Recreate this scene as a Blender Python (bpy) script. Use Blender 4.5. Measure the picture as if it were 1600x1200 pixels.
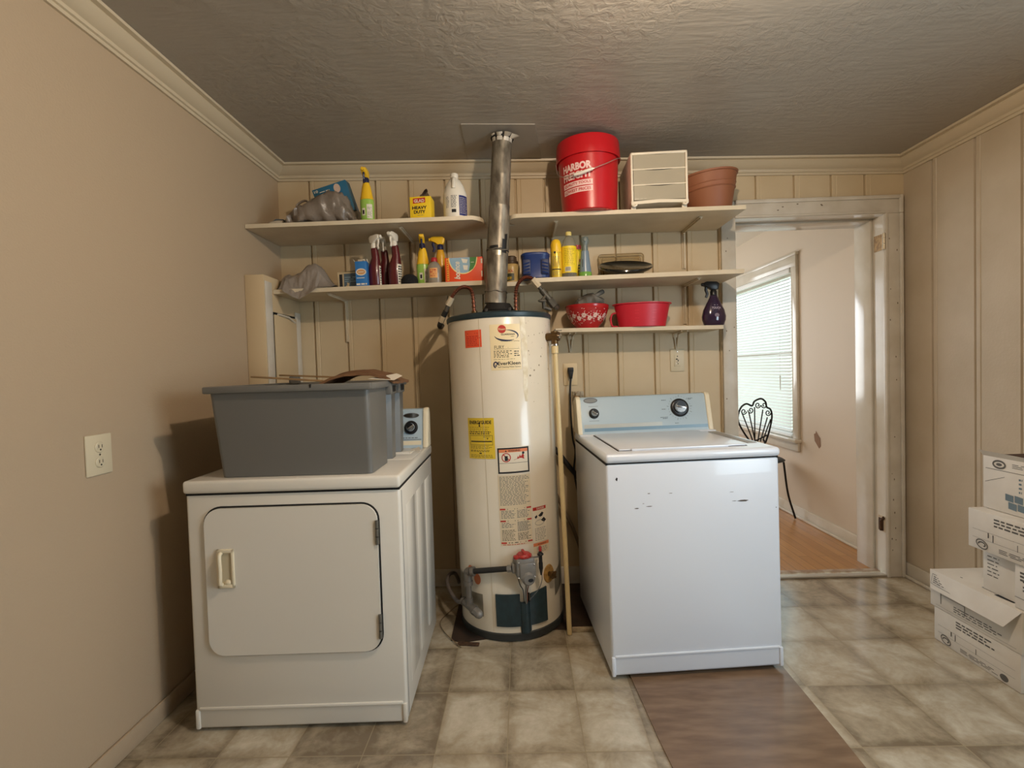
import bpy, bmesh, math, random
from mathutils import Vector, Matrix, noise
random.seed(7)
PI = math.pi
C = bpy.context.scene.collection
for o in list(bpy.data.objects): bpy.data.objects.remove(o)

# ------------------------------------------------------------------ camera
F, CH, PITCH, YAW, ROLL = 775.66, 1.243, .0285, .0168, -.0295
cp, sp, cy, sy, cr, sr = math.cos(PITCH), math.sin(PITCH), math.cos(YAW), math.sin(YAW), math.cos(ROLL), math.sin(ROLL)
FW = Vector((-sy*cp, cy*cp, -sp)); R0 = Vector((cy, sy, 0)); U0 = R0.cross(FW)
RT = cr*R0 + sr*U0; UP = -sr*R0 + cr*U0
cam = bpy.data.cameras.new('camera'); cam.sensor_width = 36; cam.lens = 36*F/1600
cam.clip_start = .05; cam.clip_end = 200
camo = bpy.data.objects.new('camera', cam); C.objects.link(camo)
Mx = Matrix.Identity(4)
for i in range(3): Mx[i][0], Mx[i][1], Mx[i][2] = RT[i], UP[i], -FW[i]
Mx[2][3] = CH
camo.matrix_world = Mx
bpy.context.scene.camera = camo

# ------------------------------------------------------------------ world, lights, exposure
W = bpy.data.worlds.new('sky'); bpy.context.scene.world = W; W.use_nodes = True
wn = W.node_tree; bg = wn.nodes['Background']
tc = wn.nodes.new('ShaderNodeTexCoord'); sep = wn.nodes.new('ShaderNodeSeparateXYZ'); rp = wn.nodes.new('ShaderNodeValToRGB')
wn.links.new(tc.outputs['Generated'], sep.inputs[0]); wn.links.new(sep.outputs['Z'], rp.inputs[0]); wn.links.new(rp.outputs[0], bg.inputs[0])
rp.color_ramp.elements[0].color = (.55, .62, .55, 1); rp.color_ramp.elements[0].position = .0
rp.color_ramp.elements[1].color = (.80, .92, 1, 1); rp.color_ramp.elements[1].position = .12
bg.inputs[1].default_value = 2.7

def light(name, kind, loc, energy, col, **k):
    l = bpy.data.lights.new(name, kind); l.energy = energy; l.color = col
    for a, b in k.items(): setattr(l, a, b)
    o = bpy.data.objects.new(name, l); C.objects.link(o); o.location = loc
    return o
bulb = light('ceiling_bulb', 'POINT', (.43, 1.03, 2.26), 64, (1, .80, .60), shadow_soft_size=.03)
# daylight entering by the window in the right wall, beside the camera
dl = light('window_daylight', 'AREA', (2.19, .25, 1.35), 50, (.68, .86, 1), shape='RECTANGLE', size=1.2, size_y=1.2)
dl.rotation_euler = (PI/2, 0, PI/2)
# added fill light that brightens the next room, set in a made-up far-wall opening
hd = light('hall_fill_light', 'AREA', (.6, 6.03, 1.5), 46, (.95, .97, 1), shape='RECTANGLE', size=1.6, size_y=1.4)
hd.rotation_euler = (-PI/2, 0, 0)

vs = bpy.context.scene.view_settings
vs.view_transform = 'Standard'; vs.look = 'None'; vs.gamma = 1; vs.use_curve_mapping = False
vs.exposure = -0.25

# ------------------------------------------------------------------ helpers: pixels to the place
def ray(px, py): return FW + RT*((px-800)/F) - UP*((py-600)/F)
def at(px, py, Y): d = ray(px, py); return Vector((0, 0, CH)) + d*(Y/d.y)

# ------------------------------------------------------------------ materials
def lin(c):
    c /= 255
    return c/12.92 if c <= .04045 else ((c+.055)/1.055)**2.4
def rgb(c): return (lin(c[0]), lin(c[1]), lin(c[2]), 1)
_m = {}
def mat(name, col, rough=.5, metal=0, bump=None, var=None, coat=0, trans=0, alpha=1, spec=.5, transl=0, coords='Object'):
    """bump=(scale,strength,dist)  var=(scale, second colour, detail)"""
    if name in _m: return _m[name]
    m = bpy.data.materials.new(name); m.use_nodes = True; _m[name] = m
    n = m.node_tree.nodes; L = m.node_tree.links; b = n['Principled BSDF']
    b.inputs['Base Color'].default_value = rgb(col); b.inputs['Roughness'].default_value = rough
    b.inputs['Metallic'].default_value = metal; b.inputs['Coat Weight'].default_value = coat
    b.inputs['Transmission Weight'].default_value = trans; b.inputs['Alpha'].default_value = alpha
    b.inputs['Specular IOR Level'].default_value = spec
    m.diffuse_color = rgb(col)
    t = n.new('ShaderNodeTexCoord')
    def mapped(scale):
        if isinstance(scale, (tuple, list)):
            mp = n.new('ShaderNodeMapping'); mp.inputs['Scale'].default_value = scale
            L.new(t.outputs[coords], mp.inputs[0]); return mp.outputs[0], 1
        return t.outputs[coords], scale
    if var:
        o, s = mapped(var[0])
        nz = n.new('ShaderNodeTexNoise'); nz.inputs['Scale'].default_value = s; nz.inputs['Detail'].default_value = var[2] if len(var) > 2 else 6
        L.new(o, nz.inputs['Vector'])
        cr_ = n.new('ShaderNodeValToRGB'); cr_.color_ramp.elements[0].position = .35; cr_.color_ramp.elements[1].position = .65
        cr_.color_ramp.elements[0].color = rgb(col); cr_.color_ramp.elements[1].color = rgb(var[1])
        L.new(nz.outputs['Fac'], cr_.inputs[0]); L.new(cr_.outputs[0], b.inputs['Base Color'])
    if bump:
        o, s = mapped(bump[0])
        nz = n.new('ShaderNodeTexNoise'); nz.inputs['Scale'].default_value = s; nz.inputs['Detail'].default_value = bump[3] if len(bump) > 3 else 4
        L.new(o, nz.inputs['Vector'])
        bp = n.new('ShaderNodeBump'); bp.inputs['Strength'].default_value = bump[1]; bp.inputs['Distance'].default_value = bump[2]
        L.new(nz.outputs['Fac'], bp.inputs['Height']); L.new(bp.outputs[0], b.inputs['Normal'])
    if transl:
        out = n['Material Output']; ts = n.new('ShaderNodeBsdfTranslucent'); ts.inputs[0].default_value = rgb(col)
        mx = n.new('ShaderNodeMixShader'); mx.inputs[0].default_value = transl
        L.new(b.outputs[0], mx.inputs[1]); L.new(ts.outputs[0], mx.inputs[2]); L.new(mx.outputs[0], out.inputs[0])
    return m
def thin_clear(name, tint, gloss=.07, rough=.03, opacity=0., body=(200, 200, 190)):
    """thin clear sheet: mostly lets light through, with gloss and an optional milky body"""
    if name in _m: return _m[name]
    m = bpy.data.materials.new(name); m.use_nodes = True; _m[name] = m
    n = m.node_tree.nodes; L = m.node_tree.links; n.remove(n['Principled BSDF']); out = n['Material Output']
    tr = n.new('ShaderNodeBsdfTransparent'); tr.inputs[0].default_value = rgb(tint)
    gl = n.new('ShaderNodeBsdfGlossy'); gl.inputs['Roughness'].default_value = rough
    df = n.new('ShaderNodeBsdfDiffuse'); df.inputs[0].default_value = rgb(body)
    a = n.new('ShaderNodeMixShader'); a.inputs[0].default_value = opacity; L.new(tr.outputs[0], a.inputs[1]); L.new(df.outputs[0], a.inputs[2])
    fr = n.new('ShaderNodeFresnel'); fr.inputs[0].default_value = 1.4
    ge = n.new('ShaderNodeNewGeometry'); iv = n.new('ShaderNodeMath'); iv.operation = 'SUBTRACT'; iv.inputs[0].default_value = 1; L.new(ge.outputs['Backfacing'], iv.inputs[1])
    ml = n.new('ShaderNodeMath'); ml.operation = 'MULTIPLY'; L.new(fr.outputs[0], ml.inputs[0]); L.new(iv.outputs[0], ml.inputs[1])
    c = n.new('ShaderNodeMixShader'); L.new(ml.outputs[0], c.inputs[0]); L.new(a.outputs[0], c.inputs[1]); L.new(gl.outputs[0], c.inputs[2]); L.new(c.outputs[0], out.inputs[0])
    return m

# ------------------------------------------------------------------ mesh builder
class MB:
    def __init__(s, M=None): s.v = []; s.f = []; s.mi = []; s.mats = []; s.M = M; s.uv = None
    def mi_(s, m):
        if m not in s.mats: s.mats.append(m)
        return s.mats.index(m)
    def add(s, vs_, fs, m, M=None):
        k = len(s.v); i = s.mi_(m)
        for p in vs_:
            p = Vector(p)
            if M is not None: p = M @ p
            if s.M is not None: p = s.M @ p
            s.v.append(p)
        for f in fs: s.f.append([k+j for j in f]); s.mi.append(i)
    def box(s, x0, x1, y0, y1, z0, z1, m, r=0, seg=2, M=None):
        if r <= 0:
            v = [(x, y, z) for z in (z0, z1) for y in (y0, y1) for x in (x0, x1)]
            s.add(v, [(0, 2, 3, 1), (4, 5, 7, 6), (0, 1, 5, 4), (2, 6, 7, 3), (0, 4, 6, 2), (1, 3, 7, 5)], m, M); return
        b = bmesh.new(); bmesh.ops.create_cube(b, size=1)
        for q in b.verts: q.co = Vector(((x0+x1)/2+q.co.x*(x1-x0), (y0+y1)/2+q.co.y*(y1-y0), (z0+z1)/2+q.co.z*(z1-z0)))
        bmesh.ops.bevel(b, geom=b.edges[:], offset=r, segments=seg, profile=.5, affect='EDGES')
        s.bm(b, m, M)
    def bm(s, b, m, M=None):
        b.verts.index_update()
        s.add([q.co.copy() for q in b.verts], [[q.index for q in f.verts] for f in b.faces], m, M); b.free()
    def taper(s, x0, x1, y0, y1, z0, z1, a0, a1, b0, b1, m, r=.0, seg=2, M=None):
        """box whose bottom is x0..x1,y0..y1 and whose top is a0..a1,b0..b1"""
        b = bmesh.new(); bmesh.ops.create_cube(b, size=1)
        for q in b.verts:
            t = q.co.z > 0; px = (q.co.x > 0); py = (q.co.y > 0)
            q.co = Vector(((a1 if px else a0) if t else (x1 if px else x0), (b1 if py else b0) if t else (y1 if py else y0), z1 if t else z0))
        if r > 0: bmesh.ops.bevel(b, geom=b.edges[:], offset=r, segments=seg, profile=.5, affect='EDGES')
        s.bm(b, m, M)
    def lathe(s, prof, m, n=40, M=None, sx=1, sy=1, a0=0, a1=2*PI, pw=0):
        full = abs(a1-a0-2*PI) < 1e-6; vs_ = []; fs = []
        cols = n if full else n+1
        for r, z in prof:
            for i in range(cols):
                a = a0+(a1-a0)*i/n; c_, s_ = math.cos(a), math.sin(a)
                if pw:   # squarish section
                    k = (abs(c_)**pw+abs(s_)**pw)**(-1/pw)
                    c_ *= k; s_ *= k
                vs_.append((r*c_*sx, r*s_*sy, z))
        for j in range(len(prof)-1):
            for i in range(n):
                i2 = (i+1) % cols
                fs.append((j*cols+i, j*cols+i2, (j+1)*cols+i2, (j+1)*cols+i))
        if full:
            if prof[0][0] > 1e-6: fs.append(tuple(range(cols-1, -1, -1)))
            if prof[-1][0] > 1e-6: fs.append(tuple((len(prof)-1)*cols+i for i in range(cols)))
        s.add(vs_, fs, m, M)
    def cyl(s, p0, p1, r0, m, r1=None, n=20, M=None):
        s.tube([p0, p1], r0 if r1 is None else (lambda t: r0+(r1-r0)*t), m, n, M)
    def tube(s, pts, r, m, n=10, M=None, caps=True, flat=1):
        pts = [Vector(p) for p in pts]; vs_ = []; fs = []
        up = None
        for i, p in enumerate(pts):
            d = (pts[min(i+1, len(pts)-1)]-pts[max(i-1, 0)]).normalized()
            if up is None:
                up = Vector((0, 0, 1)) if abs(d.z) < .9 else Vector((1, 0, 0))
            a = d.cross(up).normalized(); up = a.cross(d).normalized()
            rr = r(i/(len(pts)-1)) if callable(r) else r
            for k in range(n):
                t = 2*PI*k/n; vs_.append(p+a*rr*math.cos(t)+up*rr*flat*math.sin(t))
        for i in range(len(pts)-1):
            for k in range(n):
                k2 = (k+1) % n; fs.append((i*n+k, (i+1)*n+k, (i+1)*n+k2, i*n+k2))
        if caps: fs.append(tuple(range(n))); fs.append(tuple((len(pts)-1)*n+k for k in range(n-1, -1, -1)))
        s.add(vs_, fs, m, M)
    def prism(s, poly, a, b, m, axis='z', M=None):
        """poly: 2d points extruded from a to b along the axis"""
        def P(u, v, w): return (u, v, w) if axis == 'z' else (u, w, v) if axis == 'y' else (w, u, v)
        n = len(poly); vs_ = [P(u, v, a) for u, v in poly]+[P(u, v, b) for u, v in poly]
        fs = [tuple(range(n)), tuple(range(2*n-1, n-1, -1))]+[(i, i+n, (i+1) % n+n, (i+1) % n) for i in range(n)]
        s.add(vs_, fs, m, M)
    def sphere(s, c, r, m, n=16, sc=(1, 1, 1), M=None):
        pr = [(max(1e-7, r*math.sin(PI*i/n)), -r*math.cos(PI*i/n)) for i in range(n+1)]
        T = Matrix.Translation(c) @ Matrix.Diagonal((*sc, 1))
        s.lathe(pr, m, 2*n, (M @ T) if M is not None else T)
    # --- decals: flat artwork put on a surface function surf(u, v, off)
    def rect(s, u0, u1, v0, v1, S, m, off=.0006, nu=6, nv=1, skew=0):
        vs_ = []; fs = []
        for j in range(nv+1):
            for i in range(nu+1):
                u = u0+(u1-u0)*i/nu; v = v0+(v1-v0)*j/nv+skew*(u-u0); vs_.append(S(u, v, off))
        for j in range(nv):
            for i in range(nu): k = j*(nu+1)+i; fs.append((k, k+1, k+nu+2, k+nu+1))
        s.add(vs_, fs, m)
    def poly2(s, pts, S, m, off=.0008): s.add([S(u, v, off) for u, v in pts], [tuple(range(len(pts)))], m)
    def oval(s, cu, cv, ru, rv, S, m, off=.0008, n=28): s.poly2([(cu+ru*math.cos(2*PI*i/n), cv+rv*math.sin(2*PI*i/n)) for i in range(n)], S, m, off)
    def ring(s, cu, cv, ru, rv, w, S, m, off=.0009, n=36, a0=0, a1=2*PI, rot=0, wf=None):
        vs_ = []; fs = []
        for i in range(n+1):
            t = i/n; a = a0+(a1-a0)*t; ww = w*(wf(t) if wf else 1)
            for k in (-.5, .5):
                x = (ru+k*ww)*math.cos(a); y = (rv+k*ww)*math.sin(a)
                vs_.append(S(cu+x*math.cos(rot)-y*math.sin(rot), cv+x*math.sin(rot)+y*math.cos(rot), off))
        for i in range(n): fs.append((2*i, 2*i+1, 2*i+3, 2*i+2))
        s.add(vs_, fs, m)
    def lines(s, u0, u1, v0, v1, rows, S, m, off=.0009, fill=.45, seed=1, ragged=.25, word=.012):
        rr = random.Random(seed); ph = (v1-v0)/rows
        for k in range(rows):
            v = v1-(k+.5)*ph; u = u0; end = u1-(u1-u0)*ragged*rr.random()
            while u < end:
                w = word*(.5+rr.random()); e = min(u+w, end)
                s.rect(u, e, v-ph*fill/2, v+ph*fill/2, S, m, off, 1); u = e+word*.3
    def text(s, st, cu, cv, h, S, m, off=.001, w=None, bold=.0, rot=0, shear=0, space=1):
        V, T = text_mesh(st, bold, space)
        xs = [p[0] for p in V]; ys = [p[1] for p in V]
        x0, x1, y0, y1 = min(xs), max(xs), min(ys), max(ys); k = h/(y1-y0); kx = (w/(x1-x0)) if w else k
        out = []
        for x, y in V:
            a = (x-(x0+x1)/2)*kx; b = (y-(y0+y1)/2)*k; a += shear*b
            out.append(S(cu+a*math.cos(rot)-b*math.sin(rot), cv+a*math.sin(rot)+b*math.cos(rot), off))
        s.add(out, T, m)
    def build(s, name, parent=None, sharp=38, flat=False):
        me = bpy.data.meshes.new(name); me.from_pydata([tuple(p) for p in s.v], [], s.f)
        for m in s.mats: me.materials.append(m)
        me.polygons.foreach_set('material_index', s.mi)
        if not flat:
            me.shade_smooth(); me.set_sharp_from_angle(angle=math.radians(sharp))
        me.update()
        o = bpy.data.objects.new(name, me); C.objects.link(o)
        if parent is not None: o.parent = parent
        return o
_tx = {}
def text_mesh(st, bold=0, space=1):
    key = (st, bold, space)
    if key not in _tx:
        cu = bpy.data.curves.new('t', 'FONT'); cu.body = st; cu.size = 1; cu.offset = bold; cu.resolution_u = 3; cu.space_character = space
        ob = bpy.data.objects.new('t', cu); C.objects.link(ob)
        dg = bpy.context.evaluated_depsgraph_get(); me = ob.evaluated_get(dg).to_mesh()
        _tx[key] = ([(v.co.x, v.co.y) for v in me.vertices], [tuple(p.vertices) for p in me.polygons])
        ob.evaluated_get(dg).to_mesh_clear(); bpy.data.objects.remove(ob); bpy.data.curves.remove(cu)
    return _tx[key]
def cylS(R, cx=0, cy_=0, z=0, a0=0):
    """wrap artwork round an upright cylinder, u=0 facing the viewer's side (-y)"""
    def S(u, v, off): a = u/R+a0; return Vector((cx+(R+off)*math.sin(a), cy_-(R+off)*math.cos(a), z+v))
    return S
def proS(prof, a0=0, sx=1, sy=1):
    """wrap artwork round a lathed bottle: radius follows the profile"""
    def S(u, v, off):
        r = prof[-1][0]
        for (r0, z0), (r1, z1) in zip(prof, prof[1:]):
            if z0 <= v <= z1 and z1 > z0: r = r0+(r1-r0)*(v-z0)/(z1-z0); break
        Rm = max(q[0] for q in prof); a = u/Rm+a0
        return ((r+off)*math.sin(a)*sx, -(r+off)*math.cos(a)*sy, v)
    return S
def planeS(o, ux, vy):
    o, ux, vy = Vector(o), Vector(ux).normalized(), Vector(vy).normalized(); n = ux.cross(vy)
    return lambda u, v, off: o+ux*u+vy*v+n*off
def Fr(x=0, y=0, z=0): return planeS((x, y, z), (1, 0, 0), (0, 0, 1))     # faces -y (towards the viewer)
def Lf(x, y=0, z=0): return planeS((x, y, z), (0, -1, 0), (0, 0, 1))      # faces -x

def tag(o, label, cat, group=None):
    o['label'] = label; o['category'] = cat
    if group: o['group'] = group
    return o
def thing(name, label, cat, loc=(0, 0, 0), rot=(0, 0, 0), group=None):
    o = bpy.data.objects.new(name, None); C.objects.link(o); o.empty_display_size = .05
    o.location = loc; o.rotation_euler = rot
    return tag(o, label, cat, group)
def struct(name, mb, parent=None, label=None, **k):
    o = mb.build(name, parent, **k)
    if parent is None: o['kind'] = 'structure'
    if label: o['label'] = label; o['category'] = name.split('_')[0]
    return o
def copy_thing(t, label, loc=None, rot=None, group=None):
    c = t.copy(); C.objects.link(c); c['label'] = label
    if group: c['group'] = group
    if loc is not None: c.location = loc
    if rot is not None: c.rotation_euler = rot
    for ch in list(t.children):
        d = ch.copy(); C.objects.link(d); d.parent = c
        for g in list(ch.children):
            e = g.copy(); C.objects.link(e); e.parent = d
    return c
def bez(pts, n=8):
    """smooth Catmull-Rom path"""
    P = [Vector(p) for p in pts]; P = [2*P[0]-P[1]]+P+[2*P[-1]-P[-2]]; out = []
    for i in range(1, len(P)-2):
        for k in range(n):
            t = k/n; a, b, c, d = P[i-1], P[i], P[i+1], P[i+2]
            out.append(.5*((2*b)+(c-a)*t+(2*a-5*b+4*c-d)*t*t+(3*b-a-3*c+d)*t**3))
    out.append(P[-2]); return out

# ------------------------------------------------------------------ the room's measures
XL, XR, YB, YF = -1.352, 2.177, 2.846, -2.4
YH = 3.046                         # hall side of the back wall
def zc(x): return 2.4036-.0231*x
DX0, DX1, DZ = 1.228, 2.062, 2.054  # doorway
def z1(x): return 2.012+.004*x      # shelf tops
def z2(x): return 1.704+.012*x
def z3(x): return 1.457-.010*x

WALLP = mat('beige_wall_paint', (176, 156, 130), .55, bump=(160, .22, .004, 2))
PANEL = mat('cream_panel_paint', (204, 186, 154), .5, bump=(40, .08, .004), var=(3, (196, 176, 142)))
PANELR = mat('cream_panel_paint_worn', (192, 178, 156), .55, bump=(90, .15, .004), var=(4, (182, 167, 143)))
TRIM = mat('off_white_trim_paint', (210, 203, 190), .38, bump=(25, .12, .004), var=(9, (198, 189, 173)))
CROWN = mat('cream_crown_paint', (196, 182, 156), .4, bump=(30, .1, .004))
JAMB = mat('glossy_white_jamb_paint', (214, 208, 196), .16, bump=(14, .03, .003), var=(6, (204, 196, 180)))
DARK = mat('black_gap', (14, 12, 10), .8)
SHELFP = mat('cream_shelf_paint', (208, 194, 168), .5, bump=(30, .1, .003), var=(7, (198, 182, 154)))

# ------------------------------------------------------------------ structure: ceiling
def ceiling_mat():
    m = bpy.data.materials.new('textured_ceiling_paint'); m.use_nodes = True; n = m.node_tree.nodes; L = m.node_tree.links; b = n['Principled BSDF']
    b.inputs['Base Color'].default_value = rgb((160, 153, 142)); b.inputs['Roughness'].default_value = .42
    t = n.new('ShaderNodeTexCoord')
    n1 = n.new('ShaderNodeTexNoise'); n1.inputs['Scale'].default_value = 26; n1.inputs['Detail'].default_value = 7; n1.inputs['Roughness'].default_value = .62; n1.inputs['Distortion'].default_value = .8
    n2 = n.new('ShaderNodeTexNoise'); n2.inputs['Scale'].default_value = 2.2; n2.inputs['Detail'].default_value = 3
    mp = n.new('ShaderNodeMapping'); mp.inputs['Rotation'].default_value = (0, 0, .5); mp.inputs['Scale'].default_value = (1, 5, 1)
    n3 = n.new('ShaderNodeTexNoise'); n3.inputs['Scale'].default_value = 9; n3.inputs['Detail'].default_value = 5
    L.new(t.outputs['Object'], n1.inputs['Vector']); L.new(t.outputs['Object'], n2.inputs['Vector']); L.new(t.outputs['Object'], mp.inputs[0]); L.new(mp.outputs[0], n3.inputs['Vector'])
    r = n.new('ShaderNodeValToRGB'); r.color_ramp.elements[0].position = .40; r.color_ramp.elements[1].position = .62
    L.new(n2.outputs['Fac'], r.inputs[0])
    mu = n.new('ShaderNodeMath'); mu.operation = 'MULTIPLY'; L.new(n1.outputs['Fac'], mu.inputs[0]); L.new(r.outputs[0], mu.inputs[1])
    ad = n.new('ShaderNodeMath'); ad.operation = 'MULTIPLY_ADD'; ad.inputs[1].default_value = .35
    L.new(n3.outputs['Fac'], ad.inputs[0]); L.new(mu.outputs[0], ad.inputs[2])
    bp = n.new('ShaderNodeBump'); bp.inputs['Strength'].default_value = .55; bp.inputs['Distance'].default_value = .012
    L.new(ad.outputs[0], bp.inputs['Height']); L.new(bp.outputs[0], b.inputs['Normal'])
    return m
CEIL = ceiling_mat()
b = MB(); x0, x1 = XL-.15, XR+.15
b.add([(x0, YF-.2, zc(x0)), (x1, YF-.2, zc(x1)), (x1, YH-.02, zc(x1)), (x0, YH-.02, zc(x0)), (x0, YF-.2, zc(x0)+.05), (x1, YF-.2, zc(x1)+.05), (x1, YH-.02, zc(x1)+.05), (x0, YH-.02, zc(x0)+.05)],
      [(0, 1, 2, 3), (7, 6, 5, 4), (0, 4, 5, 1), (2, 6, 7, 3), (0, 3, 7, 4), (1, 5, 6, 2)], CEIL)
struct('ceiling', b)
# smooth square patch round the flue
b = MB(); PATCH = mat('smooth_patch_paint', (154, 147, 136), .5, bump=(20, .05, .003))
q = [(-.245, 2.368), (.104, 2.38), (.15, 2.754), (-.247, 2.738)]
b.add([(x, y, zc(x)-.004) for x, y in q]+[(x, y, zc(x)+.002) for x, y in q], [(3, 2, 1, 0), (0, 1, 5, 4), (1, 2, 6, 5), (2, 3, 7, 6), (3, 0, 4, 7)], PATCH)
struct('trim_1', b)

# ------------------------------------------------------------------ structure: floor (vinyl squares)
def floor_mat():
    m = bpy.data.materials.new('stone_look_vinyl'); m.use_nodes = True; n = m.node_tree.nodes; L = m.node_tree.links; b = n['Principled BSDF']
    at_ = n.new('ShaderNodeAttribute'); at_.attribute_name = 'tile_tone'
    ed = n.new('ShaderNodeAttribute'); ed.attribute_name = 'tile_uv'
    t = n.new('ShaderNodeTexCoord')
    n1 = n.new('ShaderNodeTexNoise'); n1.inputs['Scale'].default_value = 5.5; n1.inputs['Detail'].default_value = 9; n1.inputs['Roughness'].default_value = .65; n1.inputs['Distortion'].default_value = .6
    n2 = n.new('ShaderNodeTexNoise'); n2.inputs['Scale'].default_value = 45; n2.inputs['Detail'].default_value = 5
    L.new(t.outputs['Object'], n1.inputs['Vector']); L.new(t.outputs['Object'], n2.inputs['Vector'])
    def math_(op, a, b_=None, v=None, cl=False):
        k = n.new('ShaderNodeMath'); k.operation = op; k.use_clamp = cl
        L.new(a, k.inputs[0])
        if b_ is not None: L.new(b_, k.inputs[1])
        if v is not None: k.inputs[1].default_value = v
        return k.outputs[0]
    sx = n.new('ShaderNodeSeparateXYZ'); L.new(ed.outputs['Vector'], sx.inputs[0])
    def edge(o):
        a = math_('SUBTRACT', o, v=.5); a = math_('ABSOLUTE', a); return a
    e = math_('MAXIMUM', edge(sx.outputs[0]), edge(sx.outputs[1]))      # .5 at the joint
    rim = n.new('ShaderNodeMapRange'); rim.inputs[1].default_value = .34; rim.inputs[2].default_value = .49; rim.inputs[3].default_value = 0; rim.inputs[4].default_value = .30
    L.new(e, rim.inputs[0])
    k = math_('MULTIPLY_ADD', n1.outputs['Fac'], v=1.7); L.links if False else None
    tone = math_('ADD', math_('MULTIPLY', n1.outputs['Fac'], v=1.75), math_('MULTIPLY', at_.outputs['Fac'], v=.42))
    tone = math_('SUBTRACT', tone, v=.62)
    tone = math_('SUBTRACT', tone, rim.outputs[0])
    tone = math_('ADD', tone, math_('MULTIPLY', math_('SUBTRACT', n2.outputs['Fac'], v=.5), v=.35))
    cr_ = n.new('ShaderNodeValToRGB'); el = cr_.color_ramp.elements
    el[0].position = .0; el[0].color = rgb((120, 106, 86)); el[1].position = 1; el[1].color = rgb((206, 198, 180))
    q = el.new(.45); q.color = rgb((168, 155, 132))
    L.new(tone, cr_.inputs[0])
    jt = n.new('ShaderNodeMapRange'); jt.inputs[1].default_value = .490; jt.inputs[2].default_value = .496; L.new(e, jt.inputs[0])
    mx = n.new('ShaderNodeMixRGB'); mx.inputs[2].default_value = rgb((150, 136, 110)); L.new(jt.outputs[0], mx.inputs[0]); L.new(cr_.outputs[0], mx.inputs[1])
    L.new(mx.outputs[0], b.inputs['Base Color'])
    rr = n.new('ShaderNodeMapRange'); rr.inputs[3].default_value = .10; rr.inputs[4].default_value = .30; L.new(n1.outputs['Fac'], rr.inputs[0]); L.new(rr.outputs[0], b.inputs['Roughness'])
    b.inputs['Specular IOR Level'].default_value = .8
    bp = n.new('ShaderNodeBump'); bp.inputs['Strength'].default_value = .12; bp.inputs['Distance'].default_value = .003
    hh = math_('SUBTRACT', math_('MULTIPLY', n2.outputs['Fac'], v=.4), jt.outputs[0]); L.new(hh, bp.inputs['Height']); L.new(bp.outputs[0], b.inputs['Normal'])
    return m
xs = [-1.5, -1.27, -1.03, -.79, -.55, -.313, -.077, .177, .39, .62, .84, 1.062, 1.384, 1.66, 1.97, 2.3]
ys = [1.575+.3095*k for k in range(-12, 5)]; ys[-1] = YB
V = []; Fc = []; tone = []; uvs = []
rr = random.Random(3)
light_t = {}
for j in range(len(ys)-1):
    for i in range(len(xs)-1):
        k = len(V); V += [(xs[i], ys[j], 0), (xs[i+1], ys[j], 0), (xs[i+1], ys[j+1], 0), (xs[i], ys[j+1], 0)]
        Fc.append((k, k+1, k+2, k+3)); tone.append(rr.random()); uvs += [(0, 0), (1, 0), (1, 1), (0, 1)]
me = bpy.data.meshes.new('floor'); me.from_pydata(V, [], Fc)
a = me.attributes.new('tile_tone', 'FLOAT', 'FACE'); a.data.foreach_set('value', tone)
a = me.attributes.new('tile_uv', 'FLOAT_VECTOR', 'CORNER')
for i, q in enumerate(uvs): a.data[i].vector = (*q, 0)
me.materials.append(floor_mat()); fo = bpy.data.objects.new('floor', me); C.objects.link(fo); fo['kind'] = 'structure'

def wood_mat():
    m = bpy.data.materials.new('oak_strip_floor'); m.use_nodes = True; n = m.node_tree.nodes; L = m.node_tree.links; b = n['Principled BSDF']
    t = n.new('ShaderNodeTexCoord'); mp = n.new('ShaderNodeMapping'); mp.inputs['Rotation'].default_value = (0, 0, PI/2)
    br = n.new('ShaderNodeTexBrick'); br.inputs['Scale'].default_value = 1; br.inputs['Brick Width'].default_value = .9; br.inputs['Row Height'].default_value = .062
    br.inputs['Mortar Size'].default_value = .0012; br.inputs['Color1'].default_value = rgb((190, 138, 80)); br.inputs['Color2'].default_value = rgb((166, 116, 64)); br.inputs['Mortar'].default_value = rgb((70, 42, 22))
    L.new(t.outputs['Object'], mp.inputs[0]); L.new(mp.outputs[0], br.inputs['Vector'])
    m2 = n.new('ShaderNodeMapping'); m2.inputs['Scale'].default_value = (60, 3, 1); L.new(t.outputs['Object'], m2.inputs[0])
    nz = n.new('ShaderNodeTexNoise'); nz.inputs['Scale'].default_value = 1; nz.inputs['Detail'].default_value = 6; L.new(m2.outputs[0], nz.inputs['Vector'])
    mx = n.new('ShaderNodeMixRGB'); mx.blend_type = 'MULTIPLY'; mx.inputs[0].default_value = .5; L.new(br.outputs['Color'], mx.inputs[1]); L.new(nz.outputs['Fac'], mx.inputs[2])
    mx2 = n.new('ShaderNodeMixRGB'); mx2.blend_type = 'ADD'; mx2.inputs[0].default_value = .12; L.new(mx.outputs[0], mx2.inputs[1]); mx2.inputs[2].default_value = rgb((190, 136, 84))
    L.new(mx2.outputs[0], b.inputs['Base Color']); b.inputs['Roughness'].default_value = .33
    return m
HX0, HX1, HY1 = -.4, 2.19, 6.0
b = MB(); b.box(HX0, HX1, YB+.06, HY1, -.03, .004, wood_mat()); struct('floor_hall', b)
b = MB(); b.box(HX0-.1, HX1+.1, YH-.02, HY1+.1, 2.395, 2.44, mat('hall_ceiling_paint', (220, 214, 200), .6)); struct('ceiling_hall', b)

# ------------------------------------------------------------------ structure: walls
b = MB(); b.box(XL-.1, XL, YF-.1, YH, -.02, 2.7, WALLP); struct('wall_left', b)

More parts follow.
